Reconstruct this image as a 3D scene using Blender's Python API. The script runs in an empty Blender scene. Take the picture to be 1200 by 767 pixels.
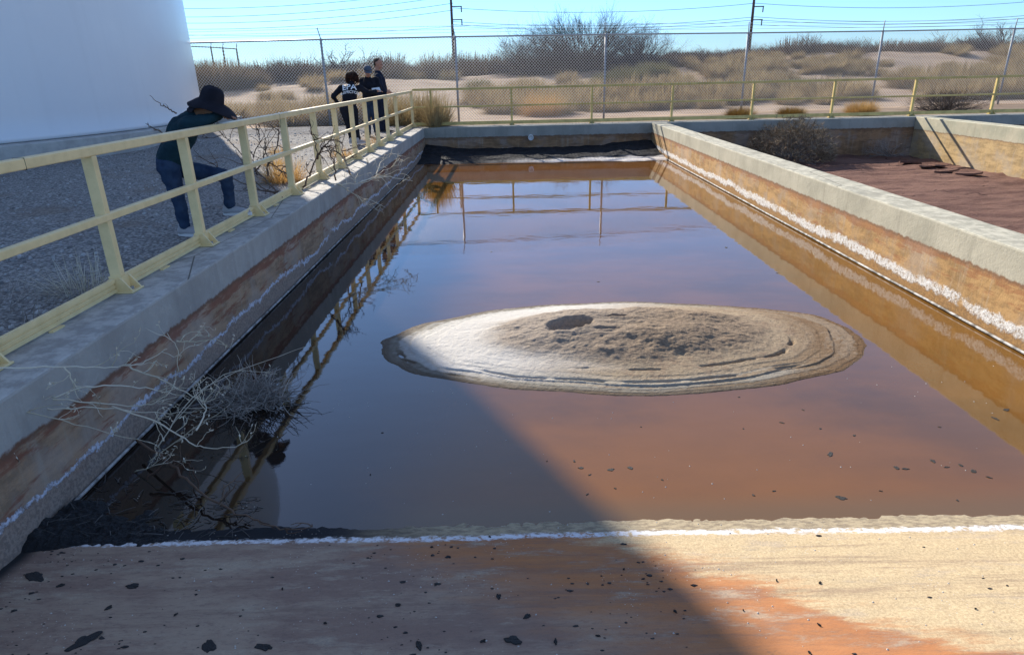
import bpy, bmesh, math, random
import numpy as np
from mathutils import Vector, Matrix, noise
from mathutils.bvhtree import BVHTree
rnd = random.Random(7)
S = bpy.context.scene
COL = S.collection
# ------------------------------------------------------------------ camera
FPX, CX, CY = 770.0, 599.0, 383.5
PITCH, ROLL, YAW = 0.3685, -0.0232, 0.0042
def cam_axes():
    cy, sy = math.cos(YAW), math.sin(YAW)
    f = Vector((-sy*math.cos(PITCH), cy*math.cos(PITCH), -math.sin(PITCH)))
    r = Vector((cy, sy, 0)); u = r.cross(f)
    c, s = math.cos(ROLL), math.sin(ROLL)
    return c*r+s*u, -s*r+c*u, f
AR, AU, AF = cam_axes()
cd = bpy.data.cameras.new('camera'); cam = bpy.data.objects.new('camera', cd); COL.objects.link(cam)
M = Matrix.Identity(4)
for i in range(3):
    M[i][0], M[i][1], M[i][2] = AR[i], AU[i], -AF[i]
cam.matrix_world = M
cd.sensor_width = 36; cd.lens = FPX/1200*36; cd.clip_start = .05; cd.clip_end = 6000
S.camera = cam
def ray(px, py): return AR*((px-CX)/FPX) - AU*((py-CY)/FPX) + AF
def at(px, py, Y): d = ray(px, py); return d*(Y/d.y)       # measured point at depth Y
def atz(px, py, z): d = ray(px, py); return d*(z/d.z)
# ------------------------------------------------------------------ light
SUN = Vector((.519, -1.0, -.64)).normalized()                 # direction the light travels
elev = math.asin(-SUN.z)
W_ = bpy.data.worlds.new('World'); S.world = W_; W_.use_nodes = True
nt = W_.node_tree; nt.nodes.clear()
sky = nt.nodes.new('ShaderNodeTexSky'); sky.sky_type = 'NISHITA'; sky.sun_disc = False
sky.sun_elevation = elev; sky.sun_rotation = math.atan2(-SUN.x, -SUN.y)
sky.altitude = 1500; sky.air_density = 1.0; sky.dust_density = 0.05; sky.ozone_density = 2.5
bg = nt.nodes.new('ShaderNodeBackground'); bg.inputs[1].default_value = .155
wo = nt.nodes.new('ShaderNodeOutputWorld')
tint = nt.nodes.new('ShaderNodeMix'); tint.data_type = 'RGBA'; tint.blend_type = 'MULTIPLY'; tint.inputs[0].default_value = 1
tint.inputs[7].default_value = (1.0, .93, .93, 1); nt.links.new(sky.outputs[0], tint.inputs[6]); 
wtc = nt.nodes.new('ShaderNodeTexCoord'); wsp = nt.nodes.new('ShaderNodeSeparateXYZ'); nt.links.new(wtc.outputs['Generated'], wsp.inputs[0])
wr = nt.nodes.new('ShaderNodeValToRGB'); nt.links.new(wsp.outputs[2], wr.inputs[0]); we = wr.color_ramp.elements     # desert sky: clear blue right down to the horizon
we[0].position = 0; we[0].color = (.30, .45, .60, 1); we[1].position = .72; we[1].color = (1.25, 1.08, .96, 1)
e3 = we.new(.10); e3.color = (.40, .60, .82, 1); e4 = we.new(.35); e4.color = (.80, .88, .95, 1)
t2 = nt.nodes.new('ShaderNodeMix'); t2.data_type = 'RGBA'; t2.blend_type = 'MULTIPLY'; t2.inputs[0].default_value = 1
nt.links.new(tint.outputs[2], t2.inputs[6]); nt.links.new(wr.outputs[0], t2.inputs[7]); nt.links.new(t2.outputs[2], bg.inputs[0]); nt.links.new(bg.outputs[0], wo.inputs[0])
sl = bpy.data.lights.new('sun', 'SUN'); sl.energy = 4.9; sl.angle = math.radians(.53); sl.color = (1, .93, .82)
so = bpy.data.objects.new('sun', sl); COL.objects.link(so)
so.rotation_euler = SUN.to_track_quat('-Z', 'Y').to_euler(); so.location = (-20, 40, 40)
S.view_settings.view_transform = 'Standard'; S.view_settings.look = 'None'
S.view_settings.exposure = 0.86; S.view_settings.gamma = 1
# ------------------------------------------------------------------ constants (metres, camera at origin)
H = -1.5; WZ = -2.325; XL = -2.64; XR = 4.34; XR2 = 4.775; X2 = 12.4; X22 = 12.84; YB = 21.0; YB2 = 21.62
GZ = -1.58; FL2 = -2.65
# ------------------------------------------------------------------ material helper
class NT:
    def __init__(s, name, rough=.85, spec=.3):
        s.m = bpy.data.materials.new(name); s.m.use_nodes = True; s.t = s.m.node_tree
        s.b = s.t.nodes['Principled BSDF']; s.b.inputs['Roughness'].default_value = rough
        s.b.inputs['Specular IOR Level'].default_value = spec
        s.tc = s.t.nodes.new('ShaderNodeTexCoord'); s.P = s.tc.outputs['Object']
    def n(s, k, **kw):
        x = s.t.nodes.new(k)
        for a, b in kw.items(): setattr(x, a, b)
        return x
    def put(s, inp, v):
        if hasattr(v, 'is_output') or isinstance(v, bpy.types.NodeSocket): s.t.links.new(v, inp)
        elif isinstance(v, tuple) and len(v) == 3 and inp.type == 'RGBA': inp.default_value = (*v, 1)
        else: inp.default_value = v
    def math(s, op, a, b=0.0, c=0.0, clamp=False):
        x = s.n('ShaderNodeMath', operation=op); x.use_clamp = clamp
        s.put(x.inputs[0], a); s.put(x.inputs[1], b)
        if op in ('MULTIPLY_ADD', 'SMOOTH_MIN'): s.put(x.inputs[2], c)
        return x.outputs[0]
    def scale(s, v, sc):
        x = s.n('ShaderNodeMapping'); s.put(x.inputs[0], v); x.inputs['Scale'].default_value = sc; return x.outputs[0]
    def noise(s, sc=1., detail=4., rough=.55, v=None, st=None, dist=0.):
        v = v or s.P
        if st: v = s.scale(v, st)
        x = s.n('ShaderNodeTexNoise'); s.put(x.inputs['Vector'], v)
        x.inputs['Scale'].default_value = sc; x.inputs['Detail'].default_value = detail
        x.inputs['Roughness'].default_value = rough; x.inputs['Distortion'].default_value = dist
        return x.outputs['Fac']
    def voro(s, sc, v=None, feat='F1', out='Distance'):
        x = s.n('ShaderNodeTexVoronoi', feature=feat); s.put(x.inputs['Vector'], v or s.P); x.inputs['Scale'].default_value = sc
        return x.outputs[out]
    def ss(s, v, a, b):                                       # smoothstep a..b -> 0..1 (a may exceed b)
        x = s.n('ShaderNodeMapRange', interpolation_type='SMOOTHSTEP')
        s.put(x.inputs['Value'], v); x.inputs['From Min'].default_value = a; x.inputs['From Max'].default_value = b
        return x.outputs['Result']
    def mix(s, f, a, b, mode='MIX'):
        x = s.n('ShaderNodeMix', data_type='RGBA', blend_type=mode)
        s.put(x.inputs[0], f); s.put(x.inputs[6], a); s.put(x.inputs[7], b); return x.outputs[2]
    def xyz(s):
        x = s.n('ShaderNodeSeparateXYZ'); s.put(x.inputs[0], s.P); return x.outputs
    def color(s, c): s.put(s.b.inputs['Base Color'], c)
    def rough(s, c): s.put(s.b.inputs['Roughness'], c)
    def bump(s, h, strength=.5, dist=.02):
        x = s.n('ShaderNodeBump'); s.put(x.inputs['Height'], h); x.inputs['Strength'].default_value = strength
        x.inputs['Distance'].default_value = dist; s.t.links.new(x.outputs[0], s.b.inputs['Normal'])
def simple(name, c, rough=.8, c2=None, sc=6., bump=0., spec=.3, detail=5, st=None):
    t = NT(name, rough, spec)
    if c2: t.color(t.mix(t.ss(t.noise(sc, detail, st=st), .35, .65), c, c2))
    else: t.color(c)
    if bump: t.bump(t.noise(sc*4, 6), bump, .01)
    return t.m
def island(name, cols, rough=.9, nsc=None, trans=0.):
    """colour varies from one blade / twig to the next"""
    t = NT(name, rough, .15)
    g = t.n('ShaderNodeNewGeometry'); r = t.n('ShaderNodeValToRGB')
    if nsc: t.put(r.inputs[0], t.math('ADD', t.math('MULTIPLY', g.outputs['Random Per Island'], .5), t.math('MULTIPLY', t.ss(t.noise(nsc, 2), .3, .7), .5)))
    else: t.put(r.inputs[0], g.outputs['Random Per Island'])
    e = r.color_ramp.elements
    while len(e) < len(cols): e.new(.5)
    for i, c in enumerate(cols): e[i].position = i/(len(cols)-1); e[i].color = (*c, 1)
    t.color(r.outputs[0])
    if trans:
        tr = t.n('ShaderNodeBsdfTranslucent'); t.put(tr.inputs[0], r.outputs[0])
        mx = t.n('ShaderNodeMixShader'); mx.inputs[0].default_value = trans
        t.t.links.new(t.b.outputs[0], mx.inputs[1]); t.t.links.new(tr.outputs[0], mx.inputs[2])
        t.t.links.new(mx.outputs[0], t.t.nodes['Material Output'].inputs[0])
    return t.m

def mat_wall(name, orange, red, crust=1., crust_z=-2.13, crust_w=.05, under=(.24, .17, .11), conc=(.40, .37, .30), conc2=(.29, .27, .22), band=-1.77, redamt=.5, xmax=99., crustcol=(.74, .72, .68), wobble=.20):
    t = NT(name, .9, .2); x, y, z = t.xyz()
    n1 = t.noise(1.7, 6, .6); n2 = t.noise(9, 6, .65); n3 = t.noise(45, 4, .7)
    streak = t.noise(1., 5, .6, st=(9, 9, .8))
    c = t.mix(t.ss(n1, .35, .68), conc, conc2)
    c = t.mix(t.math('MULTIPLY', t.ss(streak, .5, .75), .5), c, tuple(v*.62 for v in conc))
    c = t.mix(t.math('MULTIPLY', t.ss(n2, .55, .75), .35), c, tuple(min(1, v*1.35) for v in conc))
    # stained lower band
    zz = t.math('ADD', z, t.math('MULTIPLY', t.math('SUBTRACT', n2, .5), .09))
    bm = t.ss(zz, band+.012, band-.012)
    lay = t.math('ADD', t.math('MULTIPLY', t.noise(1., 7, .7, st=(2.6, 2.6, 11)), .5), t.math('MULTIPLY', t.noise(3.4, 7, .75), .5))
    o = t.mix(t.ss(lay, .42, .58), orange, tuple(v*.60 for v in orange))
    o = t.mix(t.math('MULTIPLY', t.ss(streak, .52, .7), .45), o, (.38, .32, .24))
    o = t.mix(t.math('MULTIPLY', t.ss(t.noise(23, 6, .8), .56, .7), .5), o, tuple(v*.38 for v in orange))
    o = t.mix(t.math('MULTIPLY', t.ss(n1, .45, .62), .35), o, tuple(min(1, v*.5+.28) for v in orange))
    near = t.ss(zz, band-.15, band)                              # redder near the boundary
    rm = t.math('MULTIPLY', t.ss(t.math('ADD', t.math('MULTIPLY', near, .22), t.noise(2.4, 7, .7, st=(1, 1, 6))), .52, .66), redamt)
    o = t.mix(rm, o, red)
    o = t.mix(t.math('MULTIPLY', t.ss(zz, band-.05, band-.01), .6), o, (.14, .09, .06))
    c = t.mix(bm, c, o)
    h = t.math('ADD', t.math('MULTIPLY', n2, .5), t.math('MULTIPLY', n3, .25))
    if crust:
        wob = t.math('ADD', t.math('MULTIPLY', t.math('SUBTRACT', t.noise(1.1, 3), .5), wobble), t.math('MULTIPLY', t.math('SUBTRACT', t.noise(11, 6, .75), .5), .17))
        zc = t.math('ADD', t.math('SUBTRACT', z, crust_z), wob)
        um = t.ss(zc, .01, -.05)
        um = t.math('MULTIPLY', um, t.ss(x, xmax+.05, xmax))
        c = t.mix(t.math('MULTIPLY', um, .85), c, t.mix(t.ss(n3, .4, .6), under, tuple(v*.62 for v in under)))
        wv = t.math('ABSOLUTE', t.math('MULTIPLY', zc, t.math('ADD', .45, t.math('MULTIPLY', t.noise(2.3, 4, .7), 1.25))))
        cm = t.math('MULTIPLY', t.ss(wv, crust_w, crust_w*.45), t.math('MULTIPLY', t.ss(t.noise(26, 8, .85), .38, .52), t.ss(t.noise(2.6, 5, .75), .30, .46)))
        cm = t.math('MULTIPLY', t.math('MULTIPLY', cm, crust), t.ss(x, xmax+.05, xmax))
        c = t.mix(cm, c, crustcol)
        h = t.math('ADD', h, t.math('MULTIPLY', cm, t.noise(70, 3, .7)))
    # water edge slime
    if crust: c = t.mix(t.math('MULTIPLY', t.ss(z, WZ+.02, WZ+.0), t.ss(x, xmax+.05, xmax)), c, (.02, .018, .015))
    g = t.n('ShaderNodeNewGeometry'); nz = t.n('ShaderNodeSeparateXYZ'); t.put(nz.inputs[0], g.outputs['True Normal'])
    top = t.ss(nz.outputs[2], .6, .8)
    tc = t.mix(t.ss(n2, .38, .62), tuple(min(1, v*1.2) for v in conc), tuple(min(1, v*1.02) for v in conc2))
    tc = t.mix(t.ss(n1, .56, .7), tc, tuple(v*.72 for v in conc))
    tc = t.mix(t.ss(t.voro(1.1, feat='DISTANCE_TO_EDGE', v=t.scale(t.P, (1, .25, 1))), .006, .001), tc, (.12, .11, .09))
    c = t.mix(top, c, tc)
    c = t.mix(t.math('MULTIPLY', t.ss(n3, .6, .72), .35), c, tuple(v*.5 for v in conc))
    t.color(c); t.bump(h, .7, .02)
    return t.m

MT = {}
MT['wall_left'] = mat_wall('stained_concrete_left', (.40, .27, .17), (.22, .075, .045), 1., -2.13, .028, (.34, .27, .22), (.42, .40, .36), (.33, .31, .28), redamt=.75, wobble=.34, crustcol=(.68, .70, .78))
MT['wall_right'] = mat_wall('stained_concrete_right', (.44, .27, .115), (.26, .10, .045), 1., -2.16, .075, (.34, .19, .07), (.43, .40, .31), (.33, .31, .24), redamt=.6)
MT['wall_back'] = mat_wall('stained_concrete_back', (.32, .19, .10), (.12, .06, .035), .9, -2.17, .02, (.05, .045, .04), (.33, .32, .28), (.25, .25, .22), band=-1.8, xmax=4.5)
MT['wall_dry'] = mat_wall('stained_concrete_dry_basin', (.50, .35, .17), (.32, .19, .08), 0, conc=(.44, .40, .29), conc2=(.34, .33, .24), band=-1.85, redamt=.25)

# water
t = NT('murky_water', .015, .5); t.b.inputs['IOR'].default_value = 1.62
n1 = t.noise(.45, 6, .62, st=(1, 1.6, 1)); n2 = t.noise(4, 8, .78, st=(1, 2.0, 1))
c = t.mix(t.ss(n1, .35, .65), (.150, .060, .006), (.090, .040, .006))
x, y, z = t.xyz()
c = t.mix(t.ss(t.math('ADD', y, t.math('MULTIPLY', n1, 1.5)), 5.5, 2.8), c, (.20, .078, .008))
c = t.mix(t.math('MULTIPLY', t.ss(x, 2.6, 4.3), .6), c, (.17, .085, .018))
c = t.mix(t.math('MULTIPLY', t.ss(y, 14, 18.5), .7), c, (.17, .07, .02))
c = t.mix(t.ss(y, 3.3, 3.02), c, (.14, .075, .022))
c = t.mix(t.math('MULTIPLY', t.ss(n2, .62, .75), .35), c, (.05, .03, .02))
left_shade = t.math('MULTIPLY', t.ss(t.math('ADD', x, t.math('MULTIPLY', t.math('SUBTRACT', n1, .5), 1.5)), -.05, -1.25), t.ss(y, 13.5, 8.5))  # shade and dark wall reflection on the left, painted into the water colour
c = t.mix(t.math('MULTIPLY', left_shade, .93), c, (.012, .011, .011))
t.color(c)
scum = t.ss(t.noise(2.2, 7, .72, st=(1, 2.5, 1)), .66, .76)
t.rough(t.math('ADD', t.math('MULTIPLY', scum, .12), .012))
t.bump(t.math('ADD', t.noise(3.2, 2, .5, st=(.5, 1, 1)), t.math('MULTIPLY', t.noise(55, 3, .6), .035)), .075, .02)
MT['water'] = t.m
# apron
t = NT('stained_apron_concrete', .9, .2); x, y, z = t.xyz()
st = t.noise(1.0, 8, .68, st=(.8, 3.0, 1)); st2 = t.noise(2.3, 8, .75, st=(1, 4, 1)); sp = t.noise(85, 3, .85); sp2 = t.noise(18, 6, .75, st=(1, 2.5, 1))
cream = t.mix(t.ss(sp, .35, .65), (.60, .47, .28), (.43, .32, .19))
brown = t.mix(t.ss(st2, .38, .62), (.44, .185, .075), (.33, .155, .08))
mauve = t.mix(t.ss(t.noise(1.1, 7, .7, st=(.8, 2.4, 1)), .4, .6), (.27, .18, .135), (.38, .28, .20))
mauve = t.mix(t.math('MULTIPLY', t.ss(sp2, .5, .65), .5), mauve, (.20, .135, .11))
# the rust stain runs from the left and widens towards the viewer
e = t.math('ADD', x, t.math('MULTIPLY', t.math('SUBTRACT', st, .5), 1.6))
e = t.math('ADD', e, t.math('MULTIPLY', t.math('SUBTRACT', y, 2.0), 1.5))
c = t.mix(t.ss(e, 1.80, 1.62), cream, brown)
c = t.mix(t.math('MULTIPLY', t.math('MULTIPLY', t.ss(e, 2.15, 1.7), t.ss(t.noise(5, 8, .8, st=(.5, 3, 1)), .45, .6)), .7), c, (.44, .20, .085))
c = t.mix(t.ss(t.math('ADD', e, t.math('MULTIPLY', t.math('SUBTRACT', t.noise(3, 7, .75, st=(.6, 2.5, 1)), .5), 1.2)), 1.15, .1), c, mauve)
c = t.mix(t.math('MULTIPLY', t.ss(t.noise(1.5, 9, .8, st=(.35, 7, 1)), .5, .62), .45), c, (.20, .13, .10))
c = t.mix(t.math('MULTIPLY', t.ss(t.noise(50, 4, .85, st=(.6, 1.6, 1)), .56, .66), .4), c, (.16, .12, .09))
c = t.mix(t.math('MULTIPLY', t.ss(st2, .52, .66), .7), c, t.mix(t.ss(sp, .4, .6), (.47, .37, .26), (.35, .29, .22)))
wz = t.math('ADD', y, t.math('MULTIPLY', t.math('SUBTRACT', sp2, .5), .10))
lo = t.math('ADD', t.math('MULTIPLY', t.math('SUBTRACT', t.noise(.9, 3), .5), .10), 2.885)
lo = t.math('SUBTRACT', wz, lo)
shelf = t.ss(lo, .0, .03)
c = t.mix(shelf, c, t.mix(t.ss(sp2, .4, .62), (.42, .34, .22), (.24, .19, .13)))
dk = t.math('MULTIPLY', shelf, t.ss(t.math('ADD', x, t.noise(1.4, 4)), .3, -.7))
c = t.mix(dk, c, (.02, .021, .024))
c = t.mix(t.math('MULTIPLY', t.ss(t.math('ABSOLUTE', lo), .028, .01), t.ss(t.noise(22, 5, .7), .36, .52)), c, (.68, .68, .69))
c = t.mix(t.ss(t.noise(13, 7, .75, st=(1, 2, 1)), .70, .73), c, (.045, .035, .032))
c = t.mix(t.math('MULTIPLY', t.ss(t.voro(46), .16, .08), t.ss(t.noise(3, 3), .5, .62)), c, (.55, .50, .42))
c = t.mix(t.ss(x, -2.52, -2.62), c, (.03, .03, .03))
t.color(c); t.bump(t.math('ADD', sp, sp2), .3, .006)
MT['apron'] = t.m
# sludge mound
t = NT('dry_sludge_crust', .95, .15); x, y, z = t.xyz()
hz = t.math('SUBTRACT', z, WZ)
n = t.noise(6, 8, .7); f = t.noise(40, 5, .75); rings = t.noise(1, 5, .6, v=None, st=(.6, .6, 90))
c = t.mix(t.ss(f, .35, .65), (.37, .285, .19), (.27, .205, .135))
c = t.mix(t.ss(n, .5, .68), c, (.24, .17, .115))
c = t.mix(t.math('MULTIPLY', t.ss(t.math('ADD', t.math('ADD', x, t.math('MULTIPLY', y, -.55)), t.math('MULTIPLY', rings, .8)), -1.2, -2.7), .9), c, (.58, .55, .50))
c = t.mix(t.math('MULTIPLY', t.ss(hz, .055, .012), t.ss(rings, .42, .55)), c, (.40, .38, .32))
c = t.mix(t.math('MULTIPLY', t.ss(hz, .026, .004), .9), c, (.10, .07, .045))
c = t.mix(t.math('MULTIPLY', t.ss(t.math('ADD', hz, t.math('MULTIPLY', n, .05)), .085, .15), .75), c, t.mix(t.ss(f, .4, .6), (.27, .195, .13), (.165, .12, .085)))
c = t.mix(t.math('MULTIPLY', t.math('MULTIPLY', t.ss(hz, .075, .04), t.ss(x, 1.6, 3.0)), .8), c, t.mix(t.ss(rings, .4, .6), (.15, .085, .04), (.24, .17, .11)))
c = t.mix(t.ss(t.noise(17, 6, .8), .68, .74), c, (.12, .09, .065))
t.color(c); t.bump(t.math('ADD', f, t.math('ADD', n, t.math('MULTIPLY', rings, .8))), .7, .018)
MT['mound'] = t.m
# black bank
t = NT('black_sludge', .8, .15); x, y, z = t.xyz()
n = t.noise(7, 7, .7)
c = t.mix(t.ss(n, .4, .7), (.008, .009, .011), (.03, .03, .034))
edge = t.math('ADD', y, t.math('MULTIPLY', t.math('SUBTRACT', t.noise(2.5, 6, .7), .5), .7))
wm = t.math('MULTIPLY', t.ss(edge, 19.35, 18.95), t.ss(t.math('ADD', x, t.math('MULTIPLY', t.noise(1.3, 4), 3)), .8, 3.4))
c = t.mix(wm, c, (.62, .57, .52))
c = t.mix(t.math('MULTIPLY', t.ss(t.noise(16, 6, .75, st=(.5, 1, 1)), .58, .66), .35), c, (.10, .095, .095))
t.color(c); t.bump(n, .8, .04); MT['black'] = t.m
t = NT('black_wet_debris', .6, .4)
n = t.noise(14, 7, .75)
t.color(t.mix(t.ss(n, .56, .72), (.010, .011, .013), (.07, .07, .07))); t.bump(n, 1., .03); MT['debris'] = t.m
# dry basin floor
t = NT('red_dried_mud', .95, .15); n = t.noise(1.0, 8, .7, st=(.7, 3.0, 1)); f = t.noise(26, 6, .75, st=(.6, 1.6, 1)); v = t.voro(2.3, feat='DISTANCE_TO_EDGE', v=t.scale(t.P, (.6, 1.3, 1)))
c = t.mix(t.ss(n, .36, .64), (.31, .175, .13), (.18, .095, .075))
c = t.mix(t.math('MULTIPLY', t.ss(f, .52, .68), .7), c, (.38, .24, .18))
c = t.mix(t.math('MULTIPLY', t.ss(v, .02, .003), t.ss(t.noise(.8, 3), .56, .62)), c, (.04, .02, .018))
t.color(c); t.bump(t.math('ADD', t.math('MULTIPLY', n, 2.5), f), 1., .08); MT['redmud'] = t.m
# ground: gravel yard / desert sand
t = NT('gravel_and_sand', .95, .15); x, y, z = t.xyz()
v = t.n('ShaderNodeTexVoronoi'); t.put(v.inputs['Vector'], t.P); v.inputs['Scale'].default_value = 34
vc = t.n('ShaderNodeSeparateColor'); t.put(vc.inputs[0], v.outputs['Color'])
gr = t.mix(t.ss(vc.outputs[0], .1, .95), (.21, .20, .19), (.46, .44, .41))
gr = t.mix(t.math('MULTIPLY', t.ss(v.outputs['Distance'], .4, .7), .6), gr, (.11, .10, .09))
gr = t.mix(t.math('MULTIPLY', t.ss(t.noise(1.1, 5), .52, .7), .55), gr, (.22, .17, .13))
sa = t.mix(t.ss(t.noise(.35, 7, .65), .38, .62), (.40, .30, .21), (.29, .21, .145))
sa = t.mix(t.math('MULTIPLY', t.ss(t.noise(3.2, 7, .75), .52, .66), .55), sa, (.26, .18, .12))
sa = t.mix(t.math('MULTIPLY', t.ss(t.noise(20, 5, .8), .58, .7), .5), sa, (.20, .15, .11))
ed = t.math('ADD', y, t.math('MULTIPLY', t.math('SUBTRACT', t.noise(.8, 4), .5), 2.5))
yard = t.math('MULTIPLY', t.ss(ed, 24.4, 23.4), t.ss(x, -2.8, -3.05))
t.color(t.mix(yard, sa, gr))
hh = t.math('ADD', t.math('MULTIPLY', t.math('SUBTRACT', 1, v.outputs['Distance']), yard), t.math('MULTIPLY', t.noise(5, 7, .75), 1.2))
t.bump(hh, .9, .03); MT['ground'] = t.m

t = NT('cream_yellow_railing_paint', .45, .4)
n = t.noise(9, 6, .6)
c = t.mix(t.ss(n, .35, .7), (.85, .65, .33), (.75, .57, .28)); c = t.mix(t.ss(t.noise(38, 5, .75), .66, .72), c, (.30, .20, .10))
t.color(c); t.bump(t.noise(60, 3), .15, .003); MT['rail'] = t.m
t = NT('faded_yellow_railing_paint', .55, .3)
c = t.mix(t.ss(t.noise(5, 6, .6), .4, .65), (.62, .47, .17), (.48, .36, .13)); t.color(c); MT['rail_back'] = t.m
MT['galv'] = simple('galvanised_steel', (.36, .36, .37), .45, (.28, .28, .29), 20, spec=.5)
MT['wire'] = simple('galvanised_wire', (.55, .53, .50), .5, spec=.5)
t = NT('white_tank_paint', .3, .5); x, y, z = t.xyz()
c = t.mix(t.ss(t.noise(.25, 5, .6), .3, .7), (.76, .78, .80), (.70, .72, .755)); c = t.mix(t.math('MULTIPLY', t.ss(t.noise(1, 6, .6, st=(3, 3, .12)), .52, .75), .12), c, (.55, .56, .58))
t.color(c); t.bump(t.noise(.35, 2, st=(1, 1, .3)), .12, .3); MT['tank'] = t.m
MT['conc'] = simple('pale_concrete', (.46, .45, .42), .9, (.36, .35, .33), 4, .3)
MT['pole'] = simple('weathered_pole_wood', (.10, .065, .05), .9)
MT['cable'] = simple('dark_cable', (.10, .11, .13), .6)
MT['pvc'] = simple('white_pvc', (.7, .7, .68), .4)
MT['conduit'] = simple('pale_waterline_conduit', (.45, .44, .42), .6, (.10, .09, .08), 12)
MT['grass'] = island('dry_tan_grass', [(.18, .125, .06), (.40, .30, .15), (.60, .47, .26)], nsc=.5, trans=.3)
MT['grass_gold'] = island('golden_dry_tuft', [(.38, .22, .07), (.55, .34, .12), (.66, .46, .20)], trans=.3)
MT['grass_olive'] = island('olive_scrub', [(.13, .13, .055), (.22, .20, .09), (.30, .25, .12)], nsc=.6, trans=.2)
MT['scrub'] = island('grey_brown_scrub', [(.075, .055, .038), (.15, .11, .07), (.26, .19, .12)], nsc=.18, trans=.12)
MT['dark_scrub'] = island('dark_twiggy_scrub', [(.05, .042, .038), (.10, .08, .068), (.15, .12, .10)])
MT['bark'] = island('bare_mesquite_bark', [(.045, .036, .032), (.09, .072, .062), (.14, .115, .10)])
MT['tan_shrub'] = island('tan_bush', [(.14, .10, .055), (.24, .18, .10), (.34, .26, .15)], nsc=.8, trans=.2)
MT['twig'] = island('pale_dry_twig', [(.46, .40, .29), (.60, .53, .40), (.70, .63, .50)])
MT['twig_dark'] = island('dark_dry_twig', [(.12, .11, .10), (.28, .25, .22), (.44, .40, .35)])
MT['twig_brown'] = island('brown_thorn_twig', [(.08, .05, .035), (.13, .085, .06), (.20, .14, .10)])
MT['tuft_dark'] = island('dry_brown_tumbleweed', [(.12, .085, .055), (.24, .18, .115), (.38, .30, .20)])
MT['flake'] = simple('black_dried_flake', (.018, .017, .018), .7, (.05, .045, .04), 30, .5)
MT['pebble'] = simple('pale_pebble', (.55, .52, .46), .8)
# ------------------------------------------------------------------ mesh helpers
def link(name, me, mat=None, parent=None, smooth=False):
    o = bpy.data.objects.new(name, me); COL.objects.link(o)
    if mat: me.materials.clear(); me.materials.append(mat)
    if parent: o.parent = parent
    if smooth: me.polygons.foreach_set('use_smooth', [True]*len(me.polygons))
    return o
def obj(name, bm, mat, parent=None, smooth=False):
    me = bpy.data.meshes.new(name); bm.to_mesh(me); bm.free(); return link(name, me, mat, parent, smooth)
def from_vf(name, v, f, mat, parent=None, smooth=False):
    me = bpy.data.meshes.new(name); me.from_pydata([tuple(a) for a in v], [], f); me.update(); return link(name, me, mat, parent, smooth)
def tag(o, label, cat, group=None, kind=None):
    if label: o['label'] = label
    if cat: o['category'] = cat
    if group: o['group'] = group
    if kind: o['kind'] = kind
    return o
def empty(name, loc=(0, 0, 0), label=None, cat=None, group=None):
    o = bpy.data.objects.new(name, None); o.empty_display_size = .2; COL.objects.link(o); o.location = loc
    return tag(o, label, cat, group)
def box(bm, x0, x1, y0, y1, z0, z1):
    v = [bm.verts.new(p) for p in ((x0,y0,z0),(x1,y0,z0),(x1,y1,z0),(x0,y1,z0),(x0,y0,z1),(x1,y0,z1),(x1,y1,z1),(x0,y1,z1))]
    for f in ((3,2,1,0),(4,5,6,7),(0,1,5,4),(1,2,6,5),(2,3,7,6),(3,0,4,7)): bm.faces.new([v[i] for i in f])
def bevel(bm, w, seg=2):
    bmesh.ops.bevel(bm, geom=list(bm.edges), offset=w, segments=seg, affect='EDGES', profile=.5)
def tube_vf(V, F, pts, rads, n=5, cap=True):
    pts = [Vector(p) for p in pts]; b = len(V); up = Vector((0, 0, 1))
    for i, p in enumerate(pts):
        d = (pts[min(i+1, len(pts)-1)]-pts[max(i-1, 0)])
        if d.length < 1e-9: d = Vector((0, 0, 1))
        d.normalize(); a = d.cross(up if abs(d.z) < .95 else Vector((1, 0, 0))).normalized(); c = d.cross(a)
        r = rads[i] if isinstance(rads, (list, tuple)) else rads
        for k in range(n):
            t_ = 2*math.pi*k/n; V.append(p+a*(math.cos(t_)*r)+c*(math.sin(t_)*r))
    for i in range(len(pts)-1):
        for k in range(n):
            k2 = (k+1) % n; F.append((b+i*n+k, b+i*n+k2, b+(i+1)*n+k2, b+(i+1)*n+k))
    if cap:
        F.append(tuple(b+k for k in range(n))[::-1]); F.append(tuple(b+(len(pts)-1)*n+k for k in range(n)))
def tube(name, pts, rads, mat, parent=None, n=8, smooth=True):
    V, F = [], []; tube_vf(V, F, pts, rads, n); return from_vf(name, V, F, mat, parent, smooth)
def copy_tree(o, parent=None):
    c = o.copy(); COL.objects.link(c)
    if parent: c.parent = parent
    for ch in [k for k in bpy.data.objects if k.parent == o]: copy_tree(ch, c)
    return c
def fbm(x, y, z=0, o=4):
    return noise.fractal(Vector((x, y, z)), 1.0, 2.0, o)
def sm(a, b, t_):
    t_ = max(0, min(1, (t_-a)/(b-a))); return t_*t_*(3-2*t_)

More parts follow.
